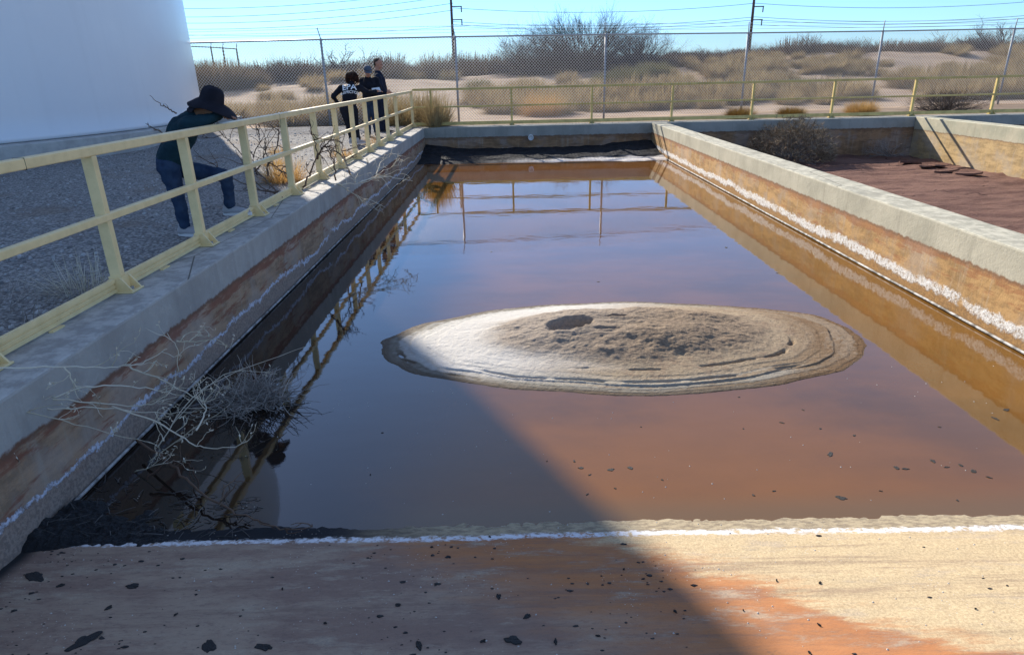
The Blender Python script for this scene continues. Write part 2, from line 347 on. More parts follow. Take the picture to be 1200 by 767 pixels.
# ================================================================== SETTING
def terr(x, y):
    z = GZ
    if y > 24:
        z += .10*fbm(x*.12, y*.12, 1)*sm(24, 30, y)
        rise = 1.25+.55*sm(-10, 25, x)+.5*fbm(x*.03, y*.03, 5, 3)
        z += rise*sm(29, 60, y)+.7*sm(60, 130, y)
        z += .35*fbm(x*.07, y*.1, 9)*sm(32, 50, y)+.22*fbm(x*.35, y*.35, 4, 3)*sm(40, 50, y)
        z += (.9+.5*fbm(x*.05, 3.3))*sm(14, 24, x+ (y-50)*-.1)*sm(47, 56, y+2*fbm(x*.15, 7))      # dune scarp on the right
        z -= 1.5*sm(180, 900, y)
    elif x < -3:
        z += .02*fbm(x*.5, y*.5, 2)+.09*sm(16.8, 18.2, y)*sm(24, 22.5, y)
    return z
xs = sorted(set([-900, -500, -300, -200, -140, -100, -80, -66]+[round(-58+i*1.0, 2) for i in range(0, 55)]+[-3.1]+[round(-2.5+i*.9, 2) for i in range(0, 75)]+[70, 80, 100, 140, 200, 300, 500, 900]))
ys = sorted(set([-60, -30, -12, -6]+[-3.0+i*1.0 for i in range(0, 25)]+[YB2-.05]+[22.2+i*.8 for i in range(0, 110)]+[115, 125, 140, 160, 190, 240, 320, 500, 900, 1600]))
V, F = [], []; nx, ny = len(xs), len(ys)
for y in ys:
    for x in xs: V.append((x, y, terr(x, y)))
for j in range(ny-1):
    for i in range(nx-1):
        if xs[i] >= -3.11 and xs[i+1] <= 34 and ys[j] >= -6.01 and ys[j+1] <= YB2: continue
        F.append((j*nx+i, j*nx+i+1, (j+1)*nx+i+1, (j+1)*nx+i))
g = from_vf('ground', V, F, MT['ground'], smooth=True); g['kind'] = 'structure'

def wall(name, dims, mat, label):
    bm = bmesh.new(); box(bm, *dims); bevel(bm, .018, 2)
    bmesh.ops.subdivide_edges(bm, edges=[e for e in bm.edges if e.calc_length() > 3], cuts=60)
    for v in bm.verts:                                            # slight chipping of the arris
        if v.co.z > H-.03:
            k = .006*fbm(v.co.x*4, v.co.y*4, 3); v.co.z += k*.6; v.co.x += k*.6
    return tag(obj(name, bm, mat, smooth=False), label, 'wall')
wall('basin_wall', (-3.13, XL, -5, YB-.003, -3.1, H), MT['wall_left'], 'shaded stained concrete basin wall carrying the cream railing')
wall('basin_wall', (XR, XR2, -5, YB-.003, -3.1, H), MT['wall_right'], 'sunlit orange stained concrete wall between the pond and the dry basin')
wall('basin_wall', (X2, X22, 2, YB-.003, -3.1, H), MT['wall_dry'], 'pale concrete wall on the far side of the dry red basin')
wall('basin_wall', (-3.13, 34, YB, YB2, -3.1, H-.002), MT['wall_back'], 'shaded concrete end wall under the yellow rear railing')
def grid(name, x0, x1, y0, y1, nx, ny, zf, mat, smooth=True, parent=None):
    V = []; F = []
    for j in range(ny+1):
        for i in range(nx+1):
            x = x0+(x1-x0)*i/nx; y = y0+(y1-y0)*j/ny; V.append((x, y, zf(x, y)))
    for j in range(ny):
        for i in range(nx): a = j*(nx+1)+i; F.append((a, a+1, a+nx+2, a+nx+1))
    return from_vf(name, V, F, mat, parent, smooth)
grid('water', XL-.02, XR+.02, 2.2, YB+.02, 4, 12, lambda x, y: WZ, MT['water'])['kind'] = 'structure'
def apz(x, y): return WZ+(3.0+.02*fbm(x*.9, 5)-y)*.10+.0025*fbm(x*2, y*9)+.0025*fbm(x*14, y*25, 7)
grid('apron', XL-.02, XR+.02, -5, 3.5, 260, 330, apz, MT['apron'])['kind'] = 'structure'
def fz2(x, y): return FL2+.05*fbm(x*.5, y*.9, 4)+.02*fbm(x*3, y*5, 2)+.22*sm(18.5, 21, y)*sm(12, 7, x)+.05*max(0, fbm(x*1.2, y*2.4, 11))
grid('basin_floor', XR2-.02, X2+.02, -2, YB+.02, 110, 230, fz2, MT['redmud'])['kind'] = 'structure'
grid('basin_floor', X22-.02, 34, 2, YB+.02, 60, 60, lambda x, y: FL2+.05*fbm(x, y), MT['redmud'])['kind'] = 'structure'
def bz(x, y):
    fr = 18.72+.25*fbm(x*.7, 2)-.15*sm(1, 4, x)
    t_ = (y-fr)/(YB-fr)
    return WZ-.03+(.05*sm(-.02, .08, t_)+.16*max(0, t_)**1.3)+.035*fbm(x*2, y*3)*sm(0, .3, t_)+.14*sm(.3, 1, t_)*(sm(2, 4.2, x)+sm(-1.2, -2.6, x))
tag(grid('sludge_bank', XL-.01, XR+.01, 18.2, YB+.01, 160, 60, bz, MT['black']), 'black sludge bank with white salt edge below the end wall', 'sludge bank')
# dry pale heap on the left end of the bank
V, F = [], []

# mound
def mound_z(x, y):
    u = (x-1.03)/2.24; v = (y-5.62)/1.08
    a = math.atan2(v, u); r = math.hypot(u, v)*(1+.075*noise.noise(Vector((math.cos(a)*1.6, math.sin(a)*1.6, 4)))+.02*noise.noise(Vector((math.cos(a)*5, math.sin(a)*5, 1))))
    w = r+.02*fbm(x*1.1, y*1.6, 3)
    h = -.03+.036*sm(1.04, .98, w)
    for rr, st in ((.965, .005), (.925, .006), (.875, .016), (.82, .006), (.77, .004)):
        k = .55+.45*sm(-.25, .35, noise.noise(Vector((x*1.3, y*2.2, rr*7)))); h += st*(k*sm(rr+.006, rr-.006, w+.02*noise.noise(Vector((x*2.4, y*3, rr*9))))+(1-k)*sm(rr+.05, rr-.05, w))
    h += .030*sm(.86, .6, w)
    h += .120*sm(.66, .2, w+.05*noise.noise(Vector((x*2, y*2, 8))))
    core = sm(.68, .45, w)
    h += core*(.020*fbm(x*2.6, y*4, 6, 6)+.010*fbm(x*9, y*14, 2, 5)+.018)
    h += .003*fbm(x*18, y*18, 3)
    for (px, py, rx, ry, dp) in ((.50, 5.60, .21, .15, .12), (.93, 5.74, .16, .04, .035), (.80, 5.44, .12, .03, .02)):
        q = math.hypot((x-px)/rx, (y-py)/ry)*(1+.28*fbm(x*5, y*7, px, 4)); h -= dp*sm(1.15, .55, q)
    for rr, a0, a1, dp in ((.70, -2.0, -.15, .028), (.845, -2.45, -.75, .026), (.93, -3.1, -2.3, .018)):      # concentric cracks on the near side
        if a0 < a < a1:
            k = sm(a0, a0+.25, a)*sm(a1, a1-.25, a); k *= sm(-.22, .12, noise.noise(Vector((a*5, rr*9, 2)))); h -= dp*k*sm(.016, .003, abs(w-rr-.030*noise.noise(Vector((a*3, rr, 0)))-.008*noise.noise(Vector((a*17, rr, 0)))))
    return WZ+h
mo = grid('sludge_mound', -1.35, 3.4, 4.4, 6.85, 560, 380, mound_z, MT['mound'])
tag(mo, 'pale dried sludge mound with concentric terraces rising from the brown pond', 'sludge mound')

# waterline conduits on the walls
tag(tube('conduit', [(XL+.02, 2.9+i*.9+.0, WZ+.022+.003*math.sin(i)) for i in range(18)], .011, MT['conduit']), 'thin pale pipe along the waterline of the shaded wall', 'pipe')
tag(tube('conduit', [(XR-.02, 2.6+i*.95, WZ+.022+.003*math.sin(i*2)) for i in range(18)], .013, MT['conduit']), 'thin pale pipe along the waterline of the orange wall', 'pipe')

# sludge debris bank in the near left corner
def dz(x, y):
    e_ = 3.36+.14*fbm(x*2, 1)-.56*sm(-2.5, -1.3, x)+.16*fbm(x*5, y*5, 3)
    inn = sm(e_+.04, e_-.2, y)*sm(2.72, 2.92, y)*sm(-.85, -1.3, x)
    return WZ-.05+.068*inn+.05*sm(-2.3, -2.64, x)*inn+.012*fbm(x*16, y*16, 2)*inn+.01*fbm(x*40, y*40, 8, 3)*inn
tag(grid('debris_bank', XL-.01, -.8, 2.7, 3.6, 230, 120, dz, MT['debris'], smooth=False), 'black wet debris heaped in the near corner under the shaded wall', 'debris', kind='stuff')

# ================================================================== STORAGE TANK
TC = Vector((-20.6, 18.7, GZ)); TR = 11.25
tk = empty('storage_tank', TC, 'huge white painted storage tank standing on the gravel at the left', 'storage tank')
prof = [(TR-.02, .46), (TR+.02, .48), (TR+.02, .55), (TR, .6)]+[(TR, 1+i*1.2) for i in range(8)]+[(TR+.15, 10.6), (TR+.28, 11.8), (TR+.3, 12.8), (TR+.1, 13.6), (TR-.5, 14.3), (TR-1.8, 14.9), (TR-5, 15.6), (.02, 16.2)]
V, F = [], []; N = 160
for r_, z_ in prof:
    for k in range(N): a = 2*math.pi*k/N; V.append((r_*math.cos(a), r_*math.sin(a), z_))
for j in range(len(prof)-1):
    for k in range(N): k2 = (k+1) % N; F.append((j*N+k, j*N+k2, (j+1)*N+k2, (j+1)*N+k))
from_vf('shell', V, F, MT['tank'], tk, True)
V, F = [], []
pr = [(TR+.34, -.1), (TR+.34, .42), (TR+.31, .45), (TR-.3, .455)]
for r_, z_ in pr:
    for k in range(N): a = 2*math.pi*k/N; V.append((r_*math.cos(a), r_*math.sin(a), z_))
for j in range(len(pr)-1):
    for k in range(N): k2 = (k+1) % N; F.append((j*N+k, j*N+k2, (j+1)*N+k2, (j+1)*N+k))
from_vf('foundation_ring', V, F, MT['conc'], tk)

# concrete plinth on the gravel, thin kerb
bm = bmesh.new(); box(bm, -11.6, -9.2, 23.0, 23.75, GZ-.1, GZ+.42); bevel(bm, .03)
tag(obj('plinth', bm, MT['conc']), 'low pale concrete plinth on the gravel by the white tank', 'plinth')
bm = bmesh.new(); box(bm, -9.0, -3.6, 22.2, 22.4, GZ-.1, GZ+.06); bevel(bm, .01)
tag(obj('kerb', bm, MT['conc']), 'thin pale concrete kerb crossing the gravel behind the people', 'kerb')
# drain pipe in end wall
p = at(621, 161, YB)
dp = empty('drain_pipe', (p.x, YB, p.z), 'short white pipe end poking out of the shaded end wall', 'pipe')
V, F = [], []; n_ = 20
for r_, y_ in ((.085, .02), (.085, -.12), (.065, -.12), (.065, -.01), (.001, -.01)):
    for k in range(n_): a = 2*math.pi*k/n_; V.append((r_*math.cos(a), y_, r_*math.sin(a)))
for j in range(4):
    for k in range(n_): k2 = (k+1) % n_; F.append((j*n_+k, j*n_+k2, (j+1)*n_+k2, (j+1)*n_+k))
from_vf('pipe_end', V, F, MT['pvc'], dp, True)

# ================================================================== RAILINGS
RX = -3.03; RT = -.42
def gusset_base(parent, mat, ax='y'):
    """bolted foot: plate, box socket, two triangular gussets (origin at curb top)"""
    bm = bmesh.new(); box(bm, -.062, .135, -.085, .085, .002, .016); bevel(bm, .003, 1)
    box(bm, -.050, .050, -.040, .040, .016, .125)
    for s_ in (-1, 1):
        y0, y1 = s_*.060-.007, s_*.060+.007
        a = [bm.verts.new(p) for p in ((.050, y0, .016), (.128, y0, .016), (.050, y0, .125))]
        b = [bm.verts.new(p) for p in ((.050, y1, .016), (.128, y1, .016), (.050, y1, .125))]
        bm.faces.new(a); bm.faces.new(b[::-1])
        for i in range(3): j = (i+1) % 3; bm.faces.new((a[i], b[i], b[j], a[j]))
        box(bm, -.05, .05, min(s_*.04, s_*.067), max(s_*.04, s_*.067), .016, .105)
    o = obj('base_bracket', bm, mat, parent)
    bm = bmesh.new()
    for sy in (-.0,):
        bmesh.ops.create_cone(bm, cap_ends=True, segments=6, radius1=.013, radius2=.013, depth=.02, matrix=Matrix.Translation((.09, sy, .026)))
    obj('bolt', bm, MT['galv'], o)
    return o
lr = empty('railing', (RX, 3.4, H), 'cream painted railing on the shaded wall beside the white tank', 'railing')
posts_y = [-.95, .5, 1.95, 3.4, 4.85, 6.30, 7.75, 9.18, 10.6, 11.9, 13.2, 14.45, 15.65, 16.95, 18.4]
REND = YB2-.17
first = None
for py in posts_y+[REND]:
    if first is None:
        bm = bmesh.new(); box(bm, -.042, .042, -.030, .030, .016, RT-H-.068); bevel(bm, .004, 1)
        first = obj('post', bm, MT['rail'], lr); gusset_base(first, MT['rail']); o = first
    else: o = copy_tree(first, lr)
    o.location = (0, py-3.4, 0)
def lrbox(name, x0, x1, z0, z1, y0=-4, y1=REND+.03, mat='rail', par=lr, bv=.008):
    bm = bmesh.new(); box(bm, x0-RX, x1-RX, y0-3.4, y1-3.4, z0-H, z1-H); bevel(bm, bv, 2); return obj(name, bm, MT[mat], par)
lrbox('top_rail', RX-.030, RX+.040, RT-.068, RT)
lrbox('mid_rail', RX+.0, RX+.052, -.955, -.90)
bm = bmesh.new()
ks = posts_y+[REND]
for i in range(len(ks)-1):
    y0, y1 = ks[i]+.07-3.4, ks[i+1]-.07-3.4
    box(bm, -.010, .004, y0, y1, .012, .118)
    box(bm, .004, .016, y0, y1, .014, .040); box(bm, .004, .016, y0, y1, .088, .116); box(bm, .004, .010, y0, y1, .056, .070)
obj('kick_plate', bm, MT['rail'], lr)
for i in range(len(ks)-1):
    bm = bmesh.new(); m_ = ks[i]+.62-3.4; box(bm, .02, .05, m_-.06, m_+.06, .001, .012); obj('shim', bm, MT['rail'], lr)
for y_ in (4.15, 9.9, 15.):
    bm = bmesh.new(); box(bm, -.034, .0405, y_-3.4-.002, y_-3.4+.002, RT-H-.072, RT-H+.002); obj('rail_joint', bm, MT['flake'], lr)
BY = YB2-.17
br = empty('railing', (0.05, BY, H), 'faded yellow railing along the end wall in front of chain link fence', 'railing')
first = None
for i in range(0, 13):
    x_ = -2.43+2.485*i
    if first is None:
        bm = bmesh.new(); box(bm, -.030, .030, -.042, .042, .016, 1.06); bevel(bm, .004, 1)
        first = obj('post', bm, MT['rail_back'], br)
        b_ = gusset_base(first, MT['rail_back']); b_.rotation_euler.z = -math.pi/2; o = first
    else: o = copy_tree(first, br)
    o.location = (x_-.05, 0, 0)
def brbox(name, y0, y1, z0, z1, x0=RX+.045, x1=30.):
    bm = bmesh.new(); box(bm, x0-.05, x1-.05, y0, y1, z0-H, z1-H); bevel(bm, .006, 1); return obj(name, bm, MT['rail_back'], br)
brbox('top_rail', -.035, .035, -.44, -.375); brbox('mid_rail', -.052, .0, -.945, -.895); brbox('kick_plate', -.058, -.044, H+.035, H+.135)
br.children[0]

# ================================================================== CHAIN LINK FENCE
fp = [(-10.75, 23.9), (-6.2, 23.7), (-1.78, 23.95), (3.36, 24.7), (8.7, 26.0), (14.1, 27.0), (19.4, 27.5), (24.8, 27.9), (30.2, 28.3), (36, 28.6)]
FT = 1.18
fe = empty('chain_link_fence', (fp[2][0], fp[2][1], GZ), 'tall galvanised chain link fence with barbed wire behind the yellow railing', 'fence')
def rel(p): return Vector(p)-fe.location
for i, (x_, y_) in enumerate(fp):
    V, F = [], []
    tube_vf(V, F, [rel((x_, y_, terr(x_, y_)-.1)), rel((x_, y_, FT+.03))], .037, 10)
    ln = (.10 if i % 2 else .13)
    po = from_vf('post', V, F, MT['galv'], fe, True)
    V, F = [], []
    tube_vf(V, F, [rel((x_, y_, FT+.03)), rel((x_-.05, y_-.10, FT+.36))], .016, 6)
    from_vf('barbed_wire_arm', V, F, MT['galv'], po, True)
V, F = [], []; tube_vf(V, F, [rel((x_, y_, FT)) for x_, y_ in fp], .024, 8); from_vf('top_rail', V, F, MT['galv'], fe, True)
V, F = [], []
for dy, dz_ in ((-.035, .13), (-.065, .22), (-.095, .32)):
    tube_vf(V, F, [rel((x_-.03, y_+dy, FT+dz_)) for x_, y_ in fp], .005, 4, False)
    for (xa, ya), (xb, yb) in zip(fp[:-1], fp[1:]):
        for k in range(34):
            s_ = (k+.5)/34; p = rel((xa+(xb-xa)*s_-.03, ya+(yb-ya)*s_+dy, FT+dz_))
            tube_vf(V, F, [p+Vector((-.012, 0, -.022)), p+Vector((.012, 0, .022))], .003, 3, False)
from_vf('barbed_wire', V, F, MT['wire'], fe)
# mesh: woven diagonals on each span
V, F = [], []
dm = .105
for (xa, ya), (xb, yb) in zip(fp[:-1], fp[1:]):
    L = math.hypot(xb-xa, yb-ya); ux, uy = (xb-xa)/L, (yb-ya)/L
    z0 = GZ+.04; z1 = FT+.01; hgt = z1-z0; n_ = int(L/dm); d_ = L/n_; run = hgt*1.0
    for s_ in (1, -1):
        for k in range(-int(run/d_)-1, n_+int(run/d_)+2):
            a0 = k*d_; a1 = a0+s_*run
            lo_, hi_ = min(a0, a1), max(a0, a1)
            c0, c1 = max(lo_, 0), min(hi_, L)
            if c1-c0 < .01: continue
            def zz(a): return z0+(a-a0)*s_*hgt/run
            pa = (xa+ux*c0, ya+uy*c0+s_*.003, zz(c0)); pb = (xa+ux*c1, ya+uy*c1+s_*.003, zz(c1))
            tube_vf(V, F, [rel(pa), rel(pb)], .0068, 3, False)
from_vf('chain_link', V, F, MT['wire'], fe)
# small distant fence corner on the left
ff = empty('distant_fence', at(262, 95, 62), 'small distant chain link fence corner above the tan bush at left', 'fence')
fl = ff.location.copy()
tops = [at(205, 54, 62), at(246, 55.5, 62), at(260, 56.5, 60), at(276, 57.5, 58)]
for p in tops:
    V, F = [], []; tube_vf(V, F, [Vector((p.x, p.y, terr(p.x, p.y)-.1))-fl, p-fl], .06, 6); tube_vf(V, F, [p-fl, p-fl+Vector((.10, 0, .42))], .03, 5)
    from_vf('post', V, F, MT['pole'], ff)
V, F = [], []; tube_vf(V, F, [p-fl for p in tops], .045, 6); from_vf('top_rail', V, F, MT['pole'], ff)

# ================================================================== UTILITY POLES AND WIRES
def upole(px, py0, px1, py1, Y, label):
    a = at(px, py0, Y); b = at(px1, py1, Y); b = Vector((a.x, Y, terr(a.x, Y)-.3)); top = Vector((a.x, Y, a.z+6))
    e_ = empty('utility_pole', b, label, 'utility pole')
    tube('shaft', [(0, 0, 0), top-b], [.24, .15], MT['pole'], e_, 10)
    for py in (8, 23.5):
        c_ = at(px, py, Y)
        bm = bmesh.new(); q = c_-b; box(bm, -.15, 1.6, -.07, .07, q.z-.07, q.z+.07); 
        bmesh.ops.create_cone(bm, cap_ends=True, segments=8, radius1=.09, radius2=.09, depth=.8, matrix=Matrix.Translation((1.5, 0, q.z-.4)))
        obj('crossarm', bm, MT['pole'], e_)
    return e_
upole(527.5, 2, 533, 80, 110, 'tall dark utility pole rising behind the chain link fence left of centre')
upole(882.5, 2, 880, 80, 110, 'tall dark utility pole on the horizon right of the big bare mesquite')
def wire(pts, Y0, label, r=.03):
    P = [at(x_, y_, Y0) for x_, y_ in pts]
    out = []
    for a, b in zip(P[:-1], P[1:]):
        for k in range(12): s_ = k/12; p = a.lerp(b, s_); p.z -= .9*4*s_*(1-s_); out.append(p)
    out.append(P[-1]); V, F = [], []; tube_vf(V, F, out, r, 4, False)
    return tag(from_vf('power_line', V, F, MT['cable']), label, 'power line')
wire([(530, 9.5), (884, 4), (1240, -1)], 110, 'upper of the overhead wires strung right of the left pole')
wire([(530, 25.5), (884, 20), (1240, 15)], 110, 'second overhead wire strung right of the left pole')
wire([(530, 29), (884, 23.5), (1240, 18)], 112, 'third overhead wire strung right of the left pole')
wire([(180, 10), (530, -14)], 112, 'highest slanting overhead wire above the white tank side')
wire([(180, 20), (530, -5)], 112, 'second slanting overhead wire left of the pole')
wire([(180, 27), (530, 4)], 112, 'third slanting overhead wire left of the pole')
wire([(180, 34), (530, 12)], 112, 'lowest slanting overhead wire left of the pole')
wire([(180, 40), (530, 31), (884, 29), (1240, 24)], 150, 'faint lowest overhead wire just above the barbed wire')

# ================================================================== PLANTS
def blades(seed, R_, Ht, n, wid, seg=3, spread=1., droop=.3, base=.25, up=.35):
    """tuft: many thin curved blades fanning out of a base"""
    r = random.Random(seed); V, F = [], []
    for i in range(n):
        a = r.uniform(0, 2*math.pi); b = base*R_*math.sqrt(r.random()); p = Vector((b*math.cos(a), b*math.sin(a), 0))
        a2 = a+r.uniform(-.7, .7); tilt = (r.random()**.8)*spread
        L = r.uniform(.6, 1.05)
        d = Vector((math.cos(a2)*math.sin(tilt)*R_, math.sin(a2)*math.sin(tilt)*R_, math.cos(tilt)*Ht))*L
        side = Vector((-math.sin(a2+r.uniform(-1.5, 1.5)), math.cos(a2), 0)).normalized()*wid*.5
        k0 = len(V)
        for s_ in range(seg+1):
            t_ = s_/seg; q = p+d*t_; q.z -= droop*Ht*t_*t_*math.sin(tilt)
            q += Vector((r.uniform(-1, 1), r.uniform(-1, 1), 0))*.03*R_*t_
            w = side*(1-t_*.85)
            V.append(q-w); V.append(q+w)
        for s_ in range(seg): F.append((k0+2*s_, k0+2*s_+1, k0+2*s_+3, k0+2*s_+2))
    return V, F
def twig_bush(seed, R_, Ht, stems, depth, r0, jit=.35, leaf=0, shrink=.72, low=.1, kids=(2, 3), sides=3, squash=1.):
    """woody shrub: stems that fork again and again"""
    r = random.Random(seed); V, F = [], []
    def grow(p, d, L, rad, k):
        mid = p+d*L*.5+Vector((r.uniform(-1, 1), r.uniform(-1, 1), r.uniform(-.6, .8)))*L*.10
        e_ = p+d*L+Vector((r.uniform(-1, 1), r.uniform(-1, 1), r.uniform(-.3, 1)))*L*.12
        tube_vf(V, F, [p, mid, e_], [rad, rad*.8, rad*.6], sides, False)
        if k <= 0: return
        for j in range(r.randint(*kids)):
            s_ = e_ if j == 0 else p.lerp(e_, r.uniform(.35, .95))
            nd = (d+Vector((r.gauss(0, 1), r.gauss(0, 1), r.gauss(.12, .7)))*jit*1.3).normalized()
            grow(s_, nd, L*shrink*r.uniform(.75, 1.15), rad*.58, k-1)
    for i in range(stems):
        a = r.uniform(0, 2*math.pi); el = math.acos(r.uniform(low, 1)); 
        d = Vector((math.cos(a)*math.sin(el)*R_, math.sin(a)*math.sin(el)*R_*squash, max(.08, math.cos(el))*Ht)); L = d.length; d.normalize()
        b = Vector((r.uniform(-1, 1)*R_*.12, r.uniform(-1, 1)*R_*.12*squash, -.03))
        tot = sum(shrink**k for k in range(depth+1))
        grow(b, d, L/tot*1.12, r0*r.uniform(.6, 1), depth)
    return V, F
def mesh_of(name, VF, mat):
    me = bpy.data.meshes.new(name); me.from_pydata([tuple(v) for v in VF[0]], [], VF[1]); me.update(); me.materials.append(mat); return me
def put(name, me, loc, label, cat, group=None, rz=0, sc=1.):
    o = bpy.data.objects.new(name, me); COL.objects.link(o); o.location = loc; o.rotation_euler.z = rz
    o.scale = (sc, sc, sc) if not isinstance(sc, tuple) else sc
    return tag(o, label, cat, group)
gm = [mesh_of('grass_clump', blades(40+i, 1.0, .95, 850, .034, 3, 1.35, .25, .45), MT['grass']) for i in range(4)]
om = [mesh_of('olive_bush', blades(60+i, 1.3, 1.0, 2200, .03, 3, 1.45, .15, .5), MT['grass_olive']) for i in range(2)]
# dry grass beyond the fence
k = 0; used = []
while k < 290:
    y_ = 26.6+34*(rnd.random()**1.25); x_ = rnd.uniform(-.52, .86)*y_
    if fbm(x_*.09, y_*.13, 20, 2) < -.22 or (y_ < 28.5 and x_ > 6.5) or (x_ < -6 and 33 < y_ < 42): continue
    if y_ < 26.2+.14*max(0, x_+2)+1.4: continue
    if 42 < y_ < 56 and rnd.random() < .8 and x_ < .25*y_: continue
    s_ = rnd.uniform(.7, 1.45)*(1 if y_ > 32 else .75)*(1 if y_ < 40 else .8)
    if any(math.hypot(x_-a, y_-b) < .8 for a, b in used): continue
    used.append((x_, y_)); k += 1
    put('grass_clump', rnd.choice(gm), (x_, y_, terr(x_, y_)-.05), ('low dry tan grass clump on the sand close behind the chain link fence' if y_ < 33 else 'grassy tan clump on the rising dune at the right, beyond the fence' if x_ > .2*y_ else 'distant tan grass clump out on the pale sand'), 'grass clump', ('near grass clumps behind the fence' if y_ < 33 else 'grass clumps on the right dune' if x_ > .2*y_ else 'distant grass clumps'), rnd.uniform(0, 6.3), (s_*1.15, s_*1.15, s_))
# tall dry grass at the left, along the fence behind the tank and in the corner
k = 0
while k < 26:
    x_ = rnd.uniform(-9.5, -3.6); y_ = rnd.uniform(24.3, 28.5); k += 1; s_ = rnd.uniform(.95, 1.4)
    put('grass_clump', rnd.choice(gm), (x_, y_, terr(x_, y_)-.05), 'tall dry grass growing along the fence behind the gravel yard', 'grass clump', 'tall grass along the fence', rnd.uniform(0, 6.3), (s_*.9, s_*.9, s_))
for i, (x_, y_, s_, lb) in enumerate([(-2.35, 22.0, 1.25, 'tall dry grass spilling over the far left corner of the yellow railing'), (-3.6, 22.3, 1.15, 'dry grass clump left of the far railing corner'), (-2.9, 23.2, 1.3, 'dry grass clump at the fence behind the railing corner')]):
    put('grass_clump', gm[i], (x_, y_, GZ), lb, 'grass clump', None, i*1.3, (s_*.62, s_*.62, s_))
cg = mesh_of('grass_clump', blades(71, .62, 1.15, 500, .012, 4, 1.1, .3, .3), MT['grass'])
put('grass_clump', cg, (-2.35, 21.25, H), 'wispy dry grass hanging in front of the end wall at the left corner', 'grass clump')
# round golden tufts
for i, (px, py, r_, h_, gold, lb) in enumerate([(634, 137, .95, 1.05, 1, 'rounded golden bush behind the yellow railing near centre'), (866, 136, .52, .48, 2, 'left dark gold tuft on the sand at the foot of the railing'), (926, 134, .50, .42, 2, 'middle dark gold tuft on the sand at the foot of the railing'), (1008, 133, .58, .58, 1, 'brightest golden tuft at the foot of the railing on the right')]):
    Y = (27.2, 23.0, 23.2, 23.4)[i]; p = at(px, py, Y)
    V, F = blades(80+i, r_, h_, 2600, .012, 3, 1.5, .1, .62)
    put('golden_tuft', mesh_of('golden_tuft', (V, F), MT['grass_gold'] if gold == 1 else island('dark_gold_tuft_%d' % i, [(.20, .12, .035), (.34, .21, .06), (.44, .30, .10)])), (p.x, Y, terr(p.x, Y)-.03), lb, 'bush')
p = at(900, 100, 46)
V, F = twig_bush(90, 1.5, .75, 120, 3, .012, low=.02); Y = 24.3
put('dark_tumbleweed', mesh_of('dark_tumbleweed', (V, F), MT['dark_scrub']), (at(1108, 128, Y).x, Y, GZ), 'dark grey tumbleweed heap behind the railing at right', 'tumbleweed')
for i, (px, Y, s_) in enumerate([(735, 44, 1.25), (765, 46, 1.2), (708, 43, .95), (935, 38, .9), (560, 44, .9)]):
    x_ = at(px, 90, Y).x
    put('olive_bush', om[i % 2], (x_, Y, terr(x_, Y)-.05), ['wide olive green bush before the big bare mesquite', 'olive bush right of the widest one before the mesquite', 'small olive bush left of the green pair', 'olive bush on the sand right of the second utility pole', 'faint olive bush left of the big mesquite'][i], 'bush', None, i, (s_, s_, s_*.95))
x_ = at(258, 80, 50).x
for i, (px, Y, s_) in enumerate([(262, 50, 1.5), (240, 51, 1.4), (293, 52, 1.0)]):
    x_ = at(px, 90, Y).x; V, F = blades(120+i, 1.35, 1.5, 2600, .05, 3, 1.45, .1, .6)
    put('tan_bush', mesh_of('tan_bush', (V, F), MT['tan_shrub']), (x_, Y, terr(x_, Y)-.05), ['largest tan bush below the distant fence corner', 'tan bush touching the edge of the white tank', 'small rusty tan bush right of the distant fence corner'][i], 'bush', None, i, s_)
# scrub belt on the horizon (nobody could count it)
V, F = [], []
protos = [blades(200+i, 1.6, 1.5, 420, .10, 2, 1.5, .1, .65) for i in range(4)]+[twig_bush(210+i, 1.9, 1.7, 34, 2, .03) for i in range(2)]
for i in range(620):
    y_ = 56+56*rnd.random()**1.1; x_ = rnd.uniform(-.62, .92)*y_
    pv, pf = protos[rnd.randrange(6)]; s_ = rnd.uniform(.6, 1.25); a = rnd.uniform(0, 6.3); ca, sa_ = math.cos(a)*s_, math.sin(a)*s_
    zb = terr(x_, y_)-.1; b = len(V); k_ = rnd.uniform(.7, 1.1)
    if x_/y_ > .15: k_ *= .8
    elif x_/y_ > -.55: k_ *= 1.25
    V.extend([(x_+v.x*ca-v.y*sa_, y_+v.x*sa_+v.y*ca, zb+v.z*s_*k_) for v in pv]); F.extend([tuple(b+q for q in f) for f in pf])
tag(from_vf('desert_scrub', V, F, MT['scrub']), 'dark belt of desert scrub along the horizon', 'scrub', kind='stuff')
# bare mesquites
def mesquite(seed, px0, px1, ytop, Y, stems, depth, r0, label, sq=.6, **kw):
    a = at(px0, 80, Y); b = at(px1, 80, Y); top = at((px0+px1)/2, ytop, Y); cx = (a.x+b.x)/2; zb = terr(cx, Y)
    e_ = empty('bare_mesquite', (cx, Y, zb-.1), label, 'mesquite')
    R_ = (b.x-a.x)/2; V, F = twig_bush(seed, R_, top.z-zb, stems, depth, r0, squash=sq, **kw)
    from_vf('crown', V, F, MT['bark'], e_)
    V, F = [], []; r = random.Random(seed)
    for i in range(5):
        t_ = Vector((r.uniform(-.25, .25)*R_, r.uniform(-.2, .2)*R_, (top.z-zb)*.35)); tube_vf(V, F, [(t_.x*.2, t_.y*.2, -.1), t_*.5+Vector((.1, 0, 0)), t_], [r0*2.2, r0*1.6, r0*.9], 6)
    from_vf('trunk', V, F, MT['bark'], e_, True)
    return e_
mesquite(301, 590, 775, 10, 56, 150, 5, .055, 'big wide bare mesquite rising above the fence at centre', kids=(2, 3), low=.0, jit=.25)
mesquite(302, 555, 690, 24, 55, 80, 5, .045, 'lower bare mesquite at the left foot of the big one', low=.0)
